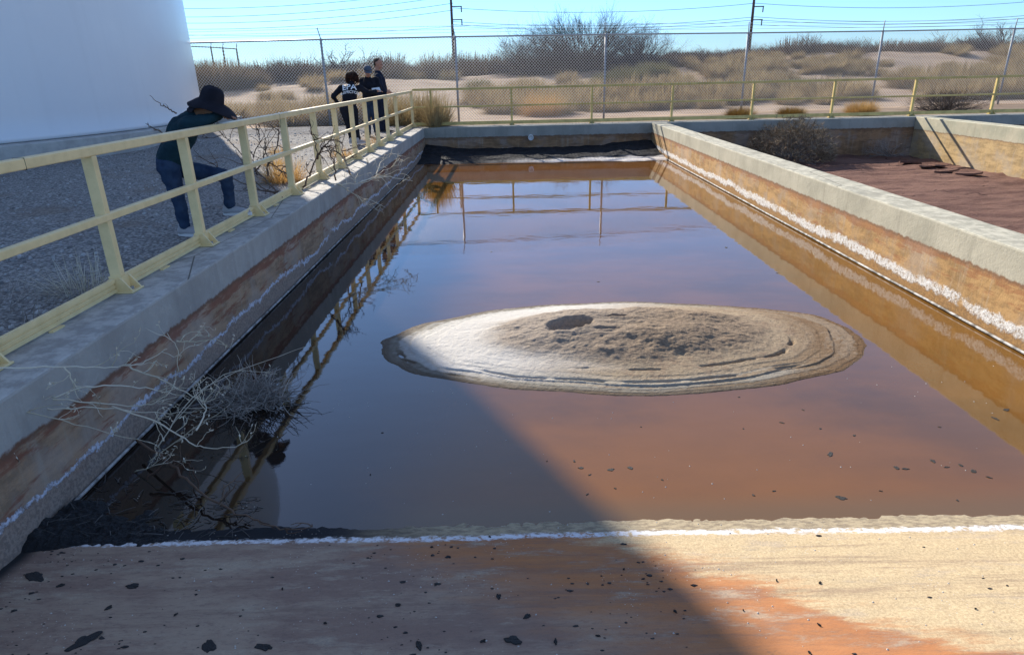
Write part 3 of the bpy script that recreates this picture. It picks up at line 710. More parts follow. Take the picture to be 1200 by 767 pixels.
mesquite(303, 685, 810, 22, 57, 80, 5, .045, 'lower bare mesquite at the right foot of the big one', low=.0)
mesquite(304, 366, 430, 44, 58, 9, 4, .10, 'bare forked mesquite showing above the standing group', kids=(2, 2), low=.2)
mesquite(305, 405, 450, 52, 60, 7, 4, .09, 'small bare mesquite just left of the tall man', kids=(2, 2), low=.2)
mesquite(306, 1115, 1220, 26, 58, 34, 4, .06, 'bare mesquite on the dune at the right edge', kids=(2, 3), low=.15)
mesquite(307, 800, 868, 48, 66, 16, 4, .04, 'thin bare shrub left of the second utility pole', low=.1)
mesquite(308, 1040, 1110, 50, 66, 16, 4, .04, 'thin bare shrub on the dune crest at right', low=.1)
# shrub in the dry basin
sh = empty('dry_shrub', (8.35, 20.0, FL2), 'dry brown shrub growing in the dry basin against the end wall', 'shrub')
V, F = [], []; r = random.Random(77)
for i in range(1500):
    a = r.uniform(0, 6.283); el = math.acos(r.uniform(-.05, 1)); q = r.uniform(.6, 1.0)*(1+.22*noise.noise(Vector((math.cos(a)*1.8, math.sin(a)*1.8, el*2)))); c = Vector((1.25*math.cos(a)*math.sin(el), .95*math.sin(a)*math.sin(el), .15+1.12*math.cos(el)))*q
    for k in range(4):
        d = (c.normalized()+Vector((r.gauss(0, 1), r.gauss(0, 1), r.gauss(0, 1)))*.6).normalized(); L_ = r.uniform(.07, .19); tube_vf(V, F, [c, c+d*L_*.5+Vector((r.gauss(0, .012), r.gauss(0, .012), r.gauss(0, .012))), c+d*L_], [.006, .005, .002], 3, False)
from_vf('foliage', V, F, MT['tuft_dark'], sh)
V, F = twig_bush(132, 1.2, 1.25, 60, 3, .014, low=.05); from_vf('branches', V, F, MT['twig_dark'], sh)
V, F = twig_bush(133, .8, .55, 40, 3, .008, low=.02); put('dry_shrub', mesh_of('dry_shrub', (V, F), MT['twig_dark']), (11.4, 20.3, FL2+.1), 'small grey shrub in the shaded far corner of the dry basin', 'shrub')
# rubble slabs on the basin floor near the far wall
for i, (px, py) in enumerate([(1066, 191), (1084, 195), (1096, 194), (1133, 203), (1108, 200)]):
    p = atz(px, py, FL2+.05); bm = bmesh.new()
    n_ = 9; ring = [Vector(((.42+.15*noise.noise(Vector((k, i, 0))))*math.cos(2*math.pi*k/n_), (.2+.06*noise.noise(Vector((k, i, 4))))*math.sin(2*math.pi*k/n_), 0)) for k in range(n_)]
    lo_ = [bm.verts.new(v+Vector((0, 0, -.06))) for v in ring]; hi_ = [bm.verts.new(v*.94+Vector((0, 0, .05+.04*(v.x)))) for v in ring]
    bm.faces.new(lo_[::-1]); bm.faces.new(hi_)
    for k in range(n_): bm.faces.new((lo_[k], lo_[(k+1) % n_], hi_[(k+1) % n_], hi_[k]))
    o = obj('mud_slab', bm, MT['redmud']); o.location = (p.x, p.y, fz2(p.x, p.y)+.05); o.rotation_euler = (.12*((i*7) % 3-1), .1, i*.8); o.scale = (.8, .8, .4)
    tag(o, 'curled red mud slab on the dry basin floor near the far wall', 'mud slab', 'mud slabs in the dry basin')
# gravel-yard plants
V, F = blades(141, .55, .5, 700, .008, 3, 1.4, .2, .5); put('golden_tuft', mesh_of('golden_tuft', (V, F), MT['grass_gold']), (-3.75, 11.0, GZ), 'golden dry grass tuft behind the cream railing next to thorny shrub', 'grass tuft')
V, F = blades(142, .4, .35, 160, .006, 3, 1.3, .3, .6); put('grass_tuft', mesh_of('grass_tuft', (V, F), MT['twig']), (-3.55, 5.2, GZ), 'wispy pale grass tuft on shaded gravel by the nearest full post', 'grass tuft')
V, F = blades(143, .7, .30, 260, .006, 3, 1.4, .3, .8); put('grass_tuft', mesh_of('grass_tuft', (V, F), MT['twig_dark']), (-3.95, 4.6, GZ), 'dark low dry weeds on shaded gravel at the left edge', 'grass tuft')
for i, (x_, y_) in enumerate([(-3.6, 14.5), (-5.3, 15.5), (-3.55, 17.2), (-4.6, 13.2)]):
    V, F = blades(150+i, .35, .28, 200, .008, 2, 1.4, .2, .7); put('grass_tuft', mesh_of('grass_tuft', (V, F), MT['grass_gold']), (x_, y_, GZ), 'small golden weed tuft on the sunlit gravel behind the railing', 'grass tuft', 'weed tufts on the gravel')
# thorny shrub behind the railing and its overhanging branch: hand-traced limbs + forks
def limb_plant(name, mains, mat, label, cat, seed, rad, forks=4, fl=.22, base=None, sides=5, leaf=None):
    r = random.Random(seed); b0 = Vector(mains[0][0]) if base is None else Vector(base); V, F = [], []; LV, LF = [], []
    for pts in mains:
        P = [Vector(p)-b0 for p in pts]
        # resample with Catmull-Rom
        Q = []
        for i in range(len(P)-1):
            p0, p1, p2, p3 = P[max(i-1, 0)], P[i], P[i+1], P[min(i+2, len(P)-1)]
            for s_ in range(6):
                t_ = s_/6; Q.append(.5*((2*p1)+(-p0+p2)*t_+(2*p0-5*p1+4*p2-p3)*t_*t_+(-p0+3*p1-3*p2+p3)*t_**3))
        Q.append(P[-1]); Q = [q+Vector((r.uniform(-1, 1), r.uniform(-1, 1), r.uniform(-1, 1)))*rad*1.1 for q in Q]
        n_ = len(Q); tube_vf(V, F, Q, [rad*(1-.75*i/(n_-1)) for i in range(n_)], sides)
        for k in range(forks):
            i = r.randint(n_//5, n_-2); d = (Q[i+1]-Q[i]).normalized()
            def sub(p, d, L, rr, dep):
                pts_ = [p]
                for s_ in range(4):
                    d = (d+Vector((r.gauss(0, 1), r.gauss(0, 1), r.gauss(0, 1)))*.28).normalized(); pts_.append(pts_[-1]+d*L/4)
                tube_vf(V, F, pts_, [rr, rr*.85, rr*.7, rr*.55, rr*.35], 4)
                if leaf and dep == 0:
                    for _ in range(leaf):
                        c = pts_[r.randint(1, 4)]; a_ = Vector((r.gauss(0, 1), r.gauss(0, 1), r.gauss(0, 1))).normalized()*r.uniform(.006, .014); b_ = Vector((r.gauss(0, 1), r.gauss(0, 1), r.gauss(0, 1))).normalized()*.006
                        q0 = len(LV); LV.extend([c, c+a_+b_, c+a_*2, c+a_-b_]); LF.append((q0, q0+1, q0+2, q0+3))
                if dep > 0:
                    for _ in range(r.randint(1, 3)): sub(pts_[r.randint(1, 4)], (d+Vector((r.gauss(0, 1), r.gauss(0, 1), r.gauss(0, 1)))*.6).normalized(), L*.6, rr*.65, dep-1)
            sub(Q[i], (d+Vector((r.gauss(0, 1), r.gauss(0, 1), r.gauss(0, 1)))*.55).normalized(), fl*r.uniform(.5, 1.2), rad*.5, 1)
    e_ = empty(name, b0, label, cat)
    from_vf('branches', V, F, mat, e_, True)
    if LV: from_vf('dry_leaves', LV, LF, MT['twig'], e_)
    return e_
A = lambda *L: [tuple(at(x_, y_, Y)) for x_, y_, Y in L]
limb_plant('thorny_shrub', [A((352, 225, 9.6), (362, 205, 9.6), (370, 180, 9.7), (366, 162, 9.8), (362, 152, 9.8)), A((370, 185, 9.7), (378, 172, 9.7), (390, 162, 9.8)), A((352, 225, 9.6), (335, 205, 9.7), (320, 195, 9.8)),
    A((312, 206, 9.9), (315, 190, 9.9), (324, 170, 9.9), (325, 148, 9.9)), A((393, 210, 10.2), (390, 192, 10.2), (386, 175, 10.2), (386, 160, 10.2)), A((410, 205, 10.6), (402, 185, 10.6), (398, 165, 10.6))],
    MT['twig_brown'], 'bare thorny shrub growing up behind the cream railing', 'shrub', 11, .016, 6, .3)
limb_plant('thorny_shrub', [A((330, 232, 8.7), (305, 205, 8.8), (280, 178, 8.9), (262, 160, 9.0), (254, 150, 9.0)), A((300, 205, 8.9), (296, 185, 8.9), (303, 165, 9.), (300, 150, 9.)), A((325, 225, 8.8), (300, 222, 8.8), (265, 205, 8.9), (246, 190, 8.9)), A((300, 200, 8.9), (310, 180, 8.9), (308, 165, 8.9)), A((330, 230, 8.8), (300, 215, 9), (275, 175, 9.1))],
    MT['twig_brown'], 'bare thorny branches in shade right of the bending person', 'shrub', 12, .011, 7, .35)
limb_plant('thorny_branch', [A((206, 133, 8.4), (196, 127, 8.4), (186, 122, 8.4), (175, 111, 8.4))], MT['twig_brown'], 'thorny twig sticking up against the tank behind the hat', 'branch', 13, .010, 3, .07)
limb_plant('thorny_branch', [A((190, 156, 8.2), (178, 150, 8.2), (169, 144, 8.2))], MT['twig_brown'], 'short thorny twig against the tank at the bent back', 'branch', 14, .009, 3, .06)
limb_plant('hanging_branch', [A((358, 222, 9.5), (375, 216, 9.6), (400, 216, 9.8), (430, 212, 10.2), (452, 198, 10.8), (470, 193, 11.2)), A((395, 216, 9.8), (412, 226, 9.7), (430, 235, 9.6)), A((415, 214, 10), (417, 205, 10.2), (425, 196, 10.4)), A((420, 213, 10), (450, 207, 10.3), (482, 212, 10.6)), A((440, 205, 10.6), (446, 190, 11), (458, 182, 11.3))],
    MT['twig'], 'pale bare branch hanging over the shaded wall above the water', 'branch', 15, .010, 6, .3, leaf=2)
# pale twigs sweeping in over the near left wall
limb_plant('dry_weed', [A((-30, 460, 3.2), (20, 464, 3.3), (90, 470, 3.4), (150, 475, 3.5), (185, 470, 3.55), (205, 445, 3.6), (207, 410, 3.6), (195, 390, 3.6)), A((207, 400, 3.6), (225, 400, 3.65), (250, 397, 3.7)),
    A((-30, 470, 3.2), (50, 478, 3.3), (120, 478, 3.4), (190, 484, 3.5), (230, 482, 3.5)), A((-30, 432, 3.2), (50, 430, 3.3), (120, 430, 3.4), (165, 425, 3.45), (195, 408, 3.5)), A((150, 430, 3.4), (190, 445, 3.4), (240, 470, 3.4), (262, 450, 3.4)),
    A((60, 466, 3.3), (110, 452, 3.35), (170, 455, 3.4), (205, 462, 3.4)), A((130, 475, 3.4), (190, 498, 3.3), (225, 520, 3.25), (250, 525, 3.2), (278, 523, 3.2)), A((-30, 452, 3.1), (20, 478, 3.15), (100, 500, 3.2), (180, 520, 3.2)), A((228, 505, 3.3), (240, 480, 3.4), (235, 460, 3.4)), A((75, 430, 3.3), (90, 455, 3.3))],
    MT['twig'], 'tangle of long pale dry weed stems reaching over the near left wall', 'weed', 16, .0055, 4, .17, sides=5, leaf=3)
limb_plant('dry_weed', [A((-20, 520, 2.95), (5, 524, 2.98), (20, 540, 3.), (14, 560, 3.), (-10, 582, 2.98)), A((10, 535, 3), (16, 550, 3), (12, 558, 3))], MT['twig'], 'curled pale stem at the far left edge below the weed tangle', 'weed', 17, .005, 2, .1)
limb_plant('fallen_stick', [[tuple(atz(x_, y_, WZ+z_)) for x_, y_, z_ in ((160, 515, .10), (200, 545, .12), (232, 575, .08), (270, 597, .05), (300, 610, .04), (335, 620, .05), (366, 616, .04))], [tuple(atz(x_, y_, WZ+z_)) for x_, y_, z_ in ((170, 560, .06), (200, 540, .12), (225, 548, .12), (232, 575, .08))], [tuple(atz(x_, y_, WZ+z_)) for x_, y_, z_ in ((258, 592, .05), (259, 580, .11), (262, 567, .16))]],
    MT['twig_brown'], 'dark forked stick lying from the debris to the waterline', 'stick', 18, .010, 3, .12)
# tumbleweed lodged in the water
r = random.Random(5); V, F = [], []
for i in range(420):
    a = r.uniform(0, 6.28); p = Vector((-.42*math.cos(a)*r.random(), .3*math.sin(a)*r.random(), r.uniform(0, .1))); d = Vector((r.gauss(.35, 1), r.gauss(0, .8), abs(r.gauss(0, .45)))).normalized(); pts = [p]
    for s_ in range(4): d = (d+Vector((r.gauss(0, 1), r.gauss(0, 1), r.gauss(-.12, 1)))*.3).normalized(); pts.append(pts[-1]+d*r.uniform(.05, .11))
    for q in pts: q.z = max(q.z, -.01); 
    tube_vf(V, F, pts, [.004, .0036, .003, .0024, .0014], 3, False)
p = Vector((-2.05, 4.5, WZ)); V = [v*.85 for v in V]; put('dead_tumbleweed', mesh_of('dead_tumbleweed', (V, F), MT['twig_dark']), p, 'dead grey tumbleweed half sunk in the pond by the shaded wall', 'tumbleweed')
limb_plant('dry_weed', [[tuple(Vector((-2.45, 4.1, WZ+.05))), tuple(Vector((-2.1, 4.3, WZ+.35))), tuple(Vector((-1.8, 4.5, WZ+.25)))], [(-2.4, 3.7, WZ+.02), (-2.1, 3.85, WZ+.2), (-1.9, 3.8, WZ+.3)], [(-2.45, 3.6, WZ), (-2.2, 3.5, WZ+.12), (-2.0, 3.6, WZ+.08)], [(-2.45, 3.9, WZ), (-2.2, 4.2, WZ+.3), (-1.7, 4.9, WZ+.3)]],
    MT['twig'], 'knotted pale weeds sticking out of the water beside the dead tumbleweed', 'weed', 19, .0042, 4, .18, leaf=4)
# loose twigs scattered in the corner debris
V, F = [], []; r = random.Random(9)
for i in range(150):
    x_ = r.uniform(-2.6, -1.5); y_ = r.uniform(2.92, 3.55-.25*(x_+2.6)); a = r.uniform(0, 3.14); L = r.uniform(.015, .07)
    z_ = max(dz(x_, y_), WZ)+.008; p = Vector((x_, y_, z_)); d = Vector((math.cos(a), math.sin(a)*.7, r.uniform(-.1, .25)))*L
    tube_vf(V, F, [p-d, p+Vector((0, 0, .004)), p+d], .0022, 3)
tag(from_vf('twig_litter', V, F, island('blackened_twigs', [(.03, .03, .03), (.07, .065, .06), (.16, .15, .14)])), 'fine dead twigs strewn over the black corner debris', 'litter', kind='stuff')

# ================================================================== FLAKES AND FLOATING DEBRIS
def flake(seed, rx, ry, th=.006, n_=22, mat='flake'):
    r = random.Random(seed); bm = bmesh.new(); ring = []
    for k in range(n_):
        a = 2*math.pi*k/n_; q = .75+.45*noise.noise(Vector((math.cos(a)*1.3, math.sin(a)*1.3, seed*3.1)))+r.uniform(-.12, .12); ring.append(Vector((rx*q*math.cos(a), ry*q*math.sin(a), 0)))
    lo_ = [bm.verts.new(v) for v in ring]; hi_ = [bm.verts.new(v*.85+Vector((0, 0, th*r.uniform(.6, 1.8)))) for v in ring]; c = bm.verts.new((0, 0, th*.8))
    for k in range(n_): j = (k+1) % n_; bm.faces.new((lo_[k], lo_[j], hi_[j], hi_[k])); bm.faces.new((hi_[k], hi_[j], c))
    me = bpy.data.meshes.new('flake'); bm.to_mesh(me); bm.free(); me.materials.append(MT[mat]); return me
fm = [flake(i, 1, 1, .10) for i in range(7)]
def on_apron(px, py):
    p = atz(px, py, WZ+.05)
    for _ in range(6): p = atz(px, py, apz(p.x, p.y))
    return p
for i, (px, py, w_) in enumerate([(155, 687, 16), (126, 712, 10), (243, 757, 26), (308, 758, 22), (95, 752, 34), (490, 756, 16), (600, 750, 24), (617, 722, 12), (583, 699, 12), (465, 709, 9), (565, 751, 8), (650, 752, 10), (40, 676, 28), (70, 686, 9), (277, 632, 6), (573, 629, 5), (960, 683, 5), (909, 680, 4), (959, 732, 5), (1142, 713, 3), (730, 667, 4), (790, 716, 6), (505, 641, 5), (870, 715, 3), (948, 765, 6), (700, 745, 6), (205, 720, 5), (330, 690, 4), (380, 730, 5)]):
    p = on_apron(px, py); k_ = p.length/770*w_*.62
    put('dried_flake', fm[i % 7], (p.x, p.y, p.z+.002), 'black dried sludge flake lying on the stained concrete apron', 'flake', 'dried flakes on the apron', i, (k_*.85, k_*.42, .035))
for i, (px, py, w_) in enumerate([(680, 548, 8), (672, 540, 6), (715, 550, 10), (738, 548, 10), (690, 556, 5), (775, 562, 5), (687, 579, 5), (720, 572, 4), (972, 532, 12), (985, 583, 13), (1050, 548, 9), (1060, 549, 8), (1092, 540, 9), (1108, 547, 6), (1125, 545, 6), (906, 575, 5), (882, 580, 5), (1140, 552, 9), (1158, 559, 6), (960, 502, 5), (915, 495, 6), (870, 502, 3), (1031, 575, 4), (1121, 586, 4), (447, 507, 4), (433, 556, 4), (865, 465, 4), (1165, 490, 8), (1178, 480, 8), (940, 480, 4), (1000, 510, 5), (750, 500, 3), (640, 540, 3), (1100, 500, 4), (575, 295, 5), (700, 330, 4), (850, 290, 7), (910, 320, 4)]):
    p = atz(px, py, WZ); k_ = p.length/770*w_*.7
    put('floating_debris', fm[(i*3) % 7], (p.x, p.y, WZ+.001), 'dark scrap of sludge floating on the brown pond', 'debris', 'floating scraps on the pond', i*1.7, (k_*.8, k_*.4, .012))
V, F = [], []; r = random.Random(21)
for i in range(420):
    x_ = r.uniform(-2.5, 4.3); y_ = r.uniform(1.6, 3.0) if i % 3 else r.uniform(3.1, 5); s_ = r.uniform(.002, .006)
    if i % 3: z_ = apz(x_, y_)
    else:
        z_ = WZ
        if math.hypot((x_-1)/2.2, (y_-5.62)/1.08) < 1.05: continue
    b = len(V)
    for q in ((1, 0, 0), (-.2, .9, 0), (-.9, -.3, 0), (0, -1, 0), (.1, .1, .9)): V.append((x_+q[0]*s_*r.uniform(.7, 1.3), y_+q[1]*s_, z_+q[2]*s_))
    F.extend([(b, b+1, b+4), (b+1, b+2, b+4), (b+2, b+3, b+4), (b+3, b, b+4)])
tag(from_vf('grit', V, F, MT['pebble']), 'fine pale grit on the apron and the pond surface', 'grit', kind='stuff')
V, F = [], []; r = random.Random(22)
cl = [(-2.4+3.2*r.random()**1.3, r.uniform(2.0, 2.8)) for _ in range(22)]
for i in range(300):
    if i % 2: cx_, cy_ = r.choice(cl); x_ = cx_+r.gauss(0, .07); y_ = cy_+r.gauss(0, .035)
    else: x_ = -2.5+5.5*r.random()**2.2; y_ = r.uniform(1.8, 2.85)
    if y_ > 2.86: continue
    s_ = r.uniform(.0015, .0085)*(1 if r.random() < .8 else 1.8); b = len(V); z_ = apz(x_, y_)+.001; n_ = 7
    for k in range(n_): a = 6.283*k/n_; q = s_*r.uniform(.5, 1.1); V.append((x_+q*1.5*math.cos(a), y_+q*.8*math.sin(a), z_))
    for k in range(n_): v = V[b+k]; V.append((x_+(v[0]-x_)*.7, y_+(v[1]-y_)*.7, z_+s_*r.uniform(.1, .4)))
    F.append(tuple(b+n_+k for k in range(n_)))
    for k in range(n_): F.append((b+k, b+(k+1) % n_, b+n_+(k+1) % n_, b+n_+k))
tag(from_vf('sludge_specks', V, F, MT['flake']), 'small black sludge specks strewn over the apron', 'specks', kind='stuff')
# stones among the yard gravel close to the rail
V, F = [], []; r = random.Random(33)
for i in range(2600):
    y_ = 4+16*r.random()**1.3; x_ = -3.2-6.5*r.random(); s_ = r.uniform(.012, .032); b = len(V); z_ = terr(x_, y_)
    a = r.uniform(0, 6.3); ca, sa_ = math.cos(a), math.sin(a)
    for q in ((1, 0, -.2), (0, .8, -.2), (-1, .1, -.2), (0, -.8, -.2), (.5, .3, .6), (-.5, .35, .5), (-.3, -.4, .6), (.45, -.35, .5)):
        X_, Y_ = q[0]*ca-q[1]*sa_, q[0]*sa_+q[1]*ca; V.append((x_+X_*s_*r.uniform(.8, 1.2), y_+Y_*s_, z_+q[2]*s_))
    F.extend([(b, b+1, b+5, b+4), (b+1, b+2, b+5), (b+2, b+3, b+6, b+5), (b+3, b, b+7, b+6), (b, b+4, b+7), (b+4, b+5, b+6, b+7)])
gv = island('gravel_stones', [(.14, .135, .13), (.30, .29, .28), (.50, .48, .46)]); tag(from_vf('gravel', V, F, gv), 'loose grey gravel stones on the yard behind the railing', 'gravel', kind='stuff')
# ================================================================== PEOPLE
def blob(chains, voxel, mat, name, parent, ells=(), smooth_it=3, extra=None):
    bm = bmesh.new()
    def sph(p, r): bmesh.ops.create_icosphere(bm, subdivisions=2, radius=r, matrix=Matrix.Translation(p))
    for ch in chains:
        for (p, r) in ch: sph(Vector(p), r)
        for (p, r), (q, s_) in zip(ch[:-1], ch[1:]):
            p, q = Vector(p), Vector(q); d = q-p
            if d.length < 1e-4: continue
            m = Matrix.Translation((p+q)/2) @ d.to_track_quat('Z', 'Y').to_matrix().to_4x4()
            bmesh.ops.create_cone(bm, cap_ends=True, segments=16, radius1=r, radius2=s_, depth=d.length, matrix=m)
    for c, rad, rot in ells:
        m = Matrix.Translation(c) @ rot.to_4x4() @ Matrix.Diagonal((*rad, 1)); bmesh.ops.create_icosphere(bm, subdivisions=3, radius=1, matrix=m)
    me = bpy.data.meshes.new('tmp'); bm.to_mesh(me); bm.free(); o = bpy.data.objects.new('tmp', me); COL.objects.link(o)
    md = o.modifiers.new('r', 'REMESH'); md.mode = 'VOXEL'; md.voxel_size = voxel; md.use_smooth_shade = True
    dg = bpy.context.evaluated_depsgraph_get(); me2 = bpy.data.meshes.new_from_object(o.evaluated_get(dg)); bpy.data.objects.remove(o)
    bm = bmesh.new(); bm.from_mesh(me2); bpy.data.meshes.remove(me2)
    for _ in range(smooth_it): bmesh.ops.smooth_vert(bm, verts=bm.verts, factor=.5, use_axis_x=True, use_axis_y=True, use_axis_z=True)
    if extra: extra(bm)
    return obj(name, bm, mat, parent, True)
def frame(fwd, up=(0, 0, 1)):
    """columns: right, forward, up of a head or hand"""
    f = Vector(fwd).normalized(); r_ = f.cross(Vector(up)).normalized(); u = r_.cross(f)
    return Matrix((r_, f, u)).transposed()
def hand_geo(wrist, fwd, normal, curl=.5, sc=1.):
    """palm plus five unequal bent fingers; returns chains"""
    f = Vector(fwd).normalized(); n_ = Vector(normal); n_ = (n_-f*n_.dot(f)).normalized(); s_ = f.cross(n_); W = Vector(wrist)
    ch = [[(W, .026*sc), (W+f*.035*sc, .028*sc)]]
    for k, (off, L) in enumerate(((-.030, .066), (-.010, .078), (.010, .072), (.030, .056))):
        b = W+f*.085*sc+s_*off*sc; ch.append([(W+f*.02*sc+s_*off*.6*sc, .015*sc), (b, .0115*sc)])
        pts = [(b, .0098*sc)]; d = f; p = b
        for j, fr in enumerate((.45, .32, .23)):
            d = (d-n_*curl*(.35+.3*j)).normalized(); p = p+d*L*fr*sc; pts.append((p, (.0092-.0009*j)*sc))
        ch.append(pts)
    t0 = W+f*.025*sc-s_*.028*sc; t1 = t0+(f*.6-s_*.7-n_*.2*curl).normalized()*.04*sc; t2 = t1+(f*.95-s_*.1-n_*.4*curl).normalized()*.03*sc
    ch.append([(t0, .015*sc), (t1, .0115*sc), (t2, .0095*sc)])
    return ch
def head_geo(c, R3, sc=1.):
    c = Vector(c); L = lambda x, y, z: c+R3@(Vector((x, y, z))*sc)
    ells = [(L(0, -.005, .025), tuple(v*sc for v in (.073, .092, .088)), R3), (L(0, .022, -.045), tuple(v*sc for v in (.055, .068, .065)), R3), (L(0, .092, -.012), tuple(v*sc for v in (.014, .026, .024)), R3),
            (L(.075, -.005, -.005), tuple(v*sc for v in (.012, .02, .032)), R3), (L(-.075, -.005, -.005), tuple(v*sc for v in (.012, .02, .032)), R3), (L(0, .082, -.058), tuple(v*sc for v in (.024, .014, .012)), R3)]
    return ells, L
SK = simple('skin', (.42, .22, .15), .55, (.36, .18, .12), 30)
SKD = simple('tanned_skin', (.30, .15, .09), .55)
def cloth(name, c, c2=None): return simple(name, c, .9, c2 or tuple(v*1.5 for v in c), 7, .35, .15)
def shoes(root, foot, fwd, mat, sole, sc=1.):
    """low shoe: rounded upper + flat sole; foot = sole centre point"""
    R3 = frame(fwd); f = Vector(foot); L = lambda x, y, z: f+R3@Vector((x*sc, y*sc, z*sc))
    u = blob([[(L(0, -.085, .045), .040*sc), (L(0, .0, .045), .043*sc), (L(0, .10, .032), .036*sc), (L(0, .135, .028), .028*sc)], [(L(0, -.07, .05), .042*sc), (L(0, -.055, .095), .044*sc)]], .010, mat, 'shoe', root, smooth_it=2)
    bm = bmesh.new(); n_ = 20; ring = []
    for k in range(n_):
        a = 2*math.pi*k/n_; x_ = .047*math.cos(a)*(1 if math.sin(a) > 0 else .82); y_ = .025+.150*math.sin(a); ring.append((x_, y_))
    lo_ = [bm.verts.new(L(a, b, 0)) for a, b in ring]; hi_ = [bm.verts.new(L(a, b, .026)) for a, b in ring]
    bm.faces.new(lo_[::-1]); bm.faces.new(hi_)
    for k in range(n_): j = (k+1) % n_; bm.faces.new((lo_[k], lo_[j], hi_[j], hi_[k]))
    obj('sole', bm, sole, u)
def off(p, root): return Vector(p)-root.location

def make_person(J, label, loc, shirt_m, pants_m, skin, shoe_m, sole_m, build=1., hair=None, folds=3):
    root = empty('person', loc, label, 'person'); o_ = lambda p: Vector(p)-root.location
    J = {k: (o_(v) if k not in ('face', 'footL', 'footR', 'hn', 'hfL', 'hfR') else Vector(v)) for k, v in J.items()}
    b = build; R3 = frame(J['face'], J.get('up', (0, 0, 1)) if False else (0, 0, 1))
    ells, L = head_geo(J['head'], R3, b*1.05)
    chains = [[(J['neck'], .058*b), (J['head']+R3@Vector((0, -.02, -.03)), .052*b)],
              [(J['pelvis'], .10*b), (J['chest'], .11*b), (J['neck'], .06*b)]]
    for s_ in 'LR':
        chains += [[(J['chest'], .07*b), (J['sh'+s_], .05*b), (J['el'+s_], .036*b), (J['wr'+s_], .026*b)], [(J['pelvis'], .08*b), (J['hip'+s_], .075*b), (J['kn'+s_], .05*b), (J['an'+s_], .036*b)]]
    def addhands(bm):
        for s_ in 'LR':
            hb = blob(hand_geo(J['wr'+s_], J['hf'+s_], J['hn'], .55, b), .005, skin, 'tmp', None, smooth_it=1); bm.from_mesh(hb.data); me = hb.data; bpy.data.objects.remove(hb); bpy.data.meshes.remove(me)
    blob(chains, .012, skin, 'body', root, ells, 2, addhands)
    # face: eyes and mouth
    bm = bmesh.new()
    for s_ in (-1, 1): bmesh.ops.create_uvsphere(bm, u_segments=12, v_segments=8, radius=.011*b, matrix=Matrix.Translation(L(s_*.031, .079, .004)))
    obj('eyes', bm, MT['eye'], root, True)
    bm = bmesh.new(); bmesh.ops.create_icosphere(bm, subdivisions=2, radius=1, matrix=Matrix.Translation(L(0, .094, -.060))@R3.to_4x4()@Matrix.Diagonal((.022*b, .006*b, .005*b, 1))); obj('mouth', bm, MT['lip'], root, True)
    # shirt / jacket, a little larger than the body
    sh = [[(J['pelvis']+(J['chest']-J['pelvis'])*.12, .135*b), (J['pelvis'].lerp(J['chest'], .55), .140*b), (J['chest'], .150*b), (J['neck'], .075*b)]]
    cdir = (J['shL']-J['shR']).normalized()
    for sg in (-1, 1): sh.append([(J['pelvis']+(J['chest']-J['pelvis'])*.10+cdir*sg*.055*b, .115*b), (J['chest']+cdir*sg*.07*b, .115*b)])
    for s_ in 'LR':
        sh += [[(J['chest'], .12*b), (J['sh'+s_], .078*b), (J['el'+s_], .058*b), (J['wr'+s_].lerp(J['el'+s_], .06), .042*b)]]
    def wrinkle(bm):
        bm.normal_update()
        for v in bm.verts: v.co += v.normal*(.010*fbm(v.co.x*9, v.co.y*9, v.co.z*14, 3)+.004*noise.noise(v.co*30))
    top = blob(sh, .012, shirt_m, 'jacket', root, smooth_it=folds, extra=wrinkle)
    tr = []
    for s_ in 'LR':
        tr += [[(J['pelvis'], .125*b), (J['hip'+s_], .112*b), (J['hip'+s_].lerp(J['kn'+s_], .5), .092*b), (J['kn'+s_], .072*b), (J['kn'+s_].lerp(J['an'+s_], .5), .066*b), (J['kn'+s_].lerp(J['an'+s_], .90), .062*b)]]
    blob(tr, .012, pants_m, 'trousers', root, smooth_it=folds, extra=wrinkle)
    for s_ in 'LR': shoes(root, J['an'+s_]+Vector((0, 0, -.085*b))+J['foot'+s_].normalized()*.045*b, J['foot'+s_], shoe_m, sole_m, b*1.18)
    return root, J, L, R3, top
MT['eye'] = simple('eye', (.10, .08, .07), .2, spec=.6); MT['lip'] = simple('lip', (.28, .10, .08), .5)
JE = cloth('blue_denim', (.016, .030, .062), (.032, .055, .10)); NAVY = cloth('navy_cloth', (.010, .014, .028)); BLACK = cloth('black_cloth', (.008, .009, .014), (.014, .016, .024)); TEAL = cloth('teal_cloth', (.008, .026, .036), (.013, .038, .050))
SHG = simple('grey_shoe', (.36, .34, .34), .8); SOLE = simple('pale_sole', (.66, .64, .62), .8); SHD = simple('dark_shoe', (.03, .025, .025), .7); HAIR = island('dark_curly_hair', [(.012, .008, .007), (.03, .016, .012), (.10, .035, .02)]); HB = simple('brown_hair', (.035, .022, .015), .8, (.06, .04, .03), 60, .6)
# 1: bending over the cream railing
Y1 = 7.22
def a1(x, y, d=0): return at(x, y, Y1+d)
J = dict(pelvis=a1(196, 190), hipL=a1(200, 196, .10), hipR=a1(196, 196, -.10), knR=a1(208, 232, -.10), anR=a1(216, 267, -.10), knL=a1(264, 206, .22), anL=a1(269, 243, .33),
    chest=a1(214, 152), neck=a1(226, 134), shL=a1(224, 143, .17), shR=a1(220, 145, -.17), elL=a1(250, 137, .14), elR=a1(246, 140, -.12), wrL=a1(257, 134, .04), wrR=a1(258, 134, -.04),
    head=a1(247, 124), face=(.8, -.12, -.62), footL=(1, -.12, 0), footR=(1, -.25, 0), hn=(0, 0, 1), hfL=(.75, -.6, -.1), hfR=(.9, .1, -.15))
pr, J1, L, R3, _ = make_person(J, 'person in wide black sun hat, teal top and jeans bending over the cream railing', (a1(205, 240).x, Y1, GZ), TEAL, JE, SKD, SHG, SOLE, 1.0)
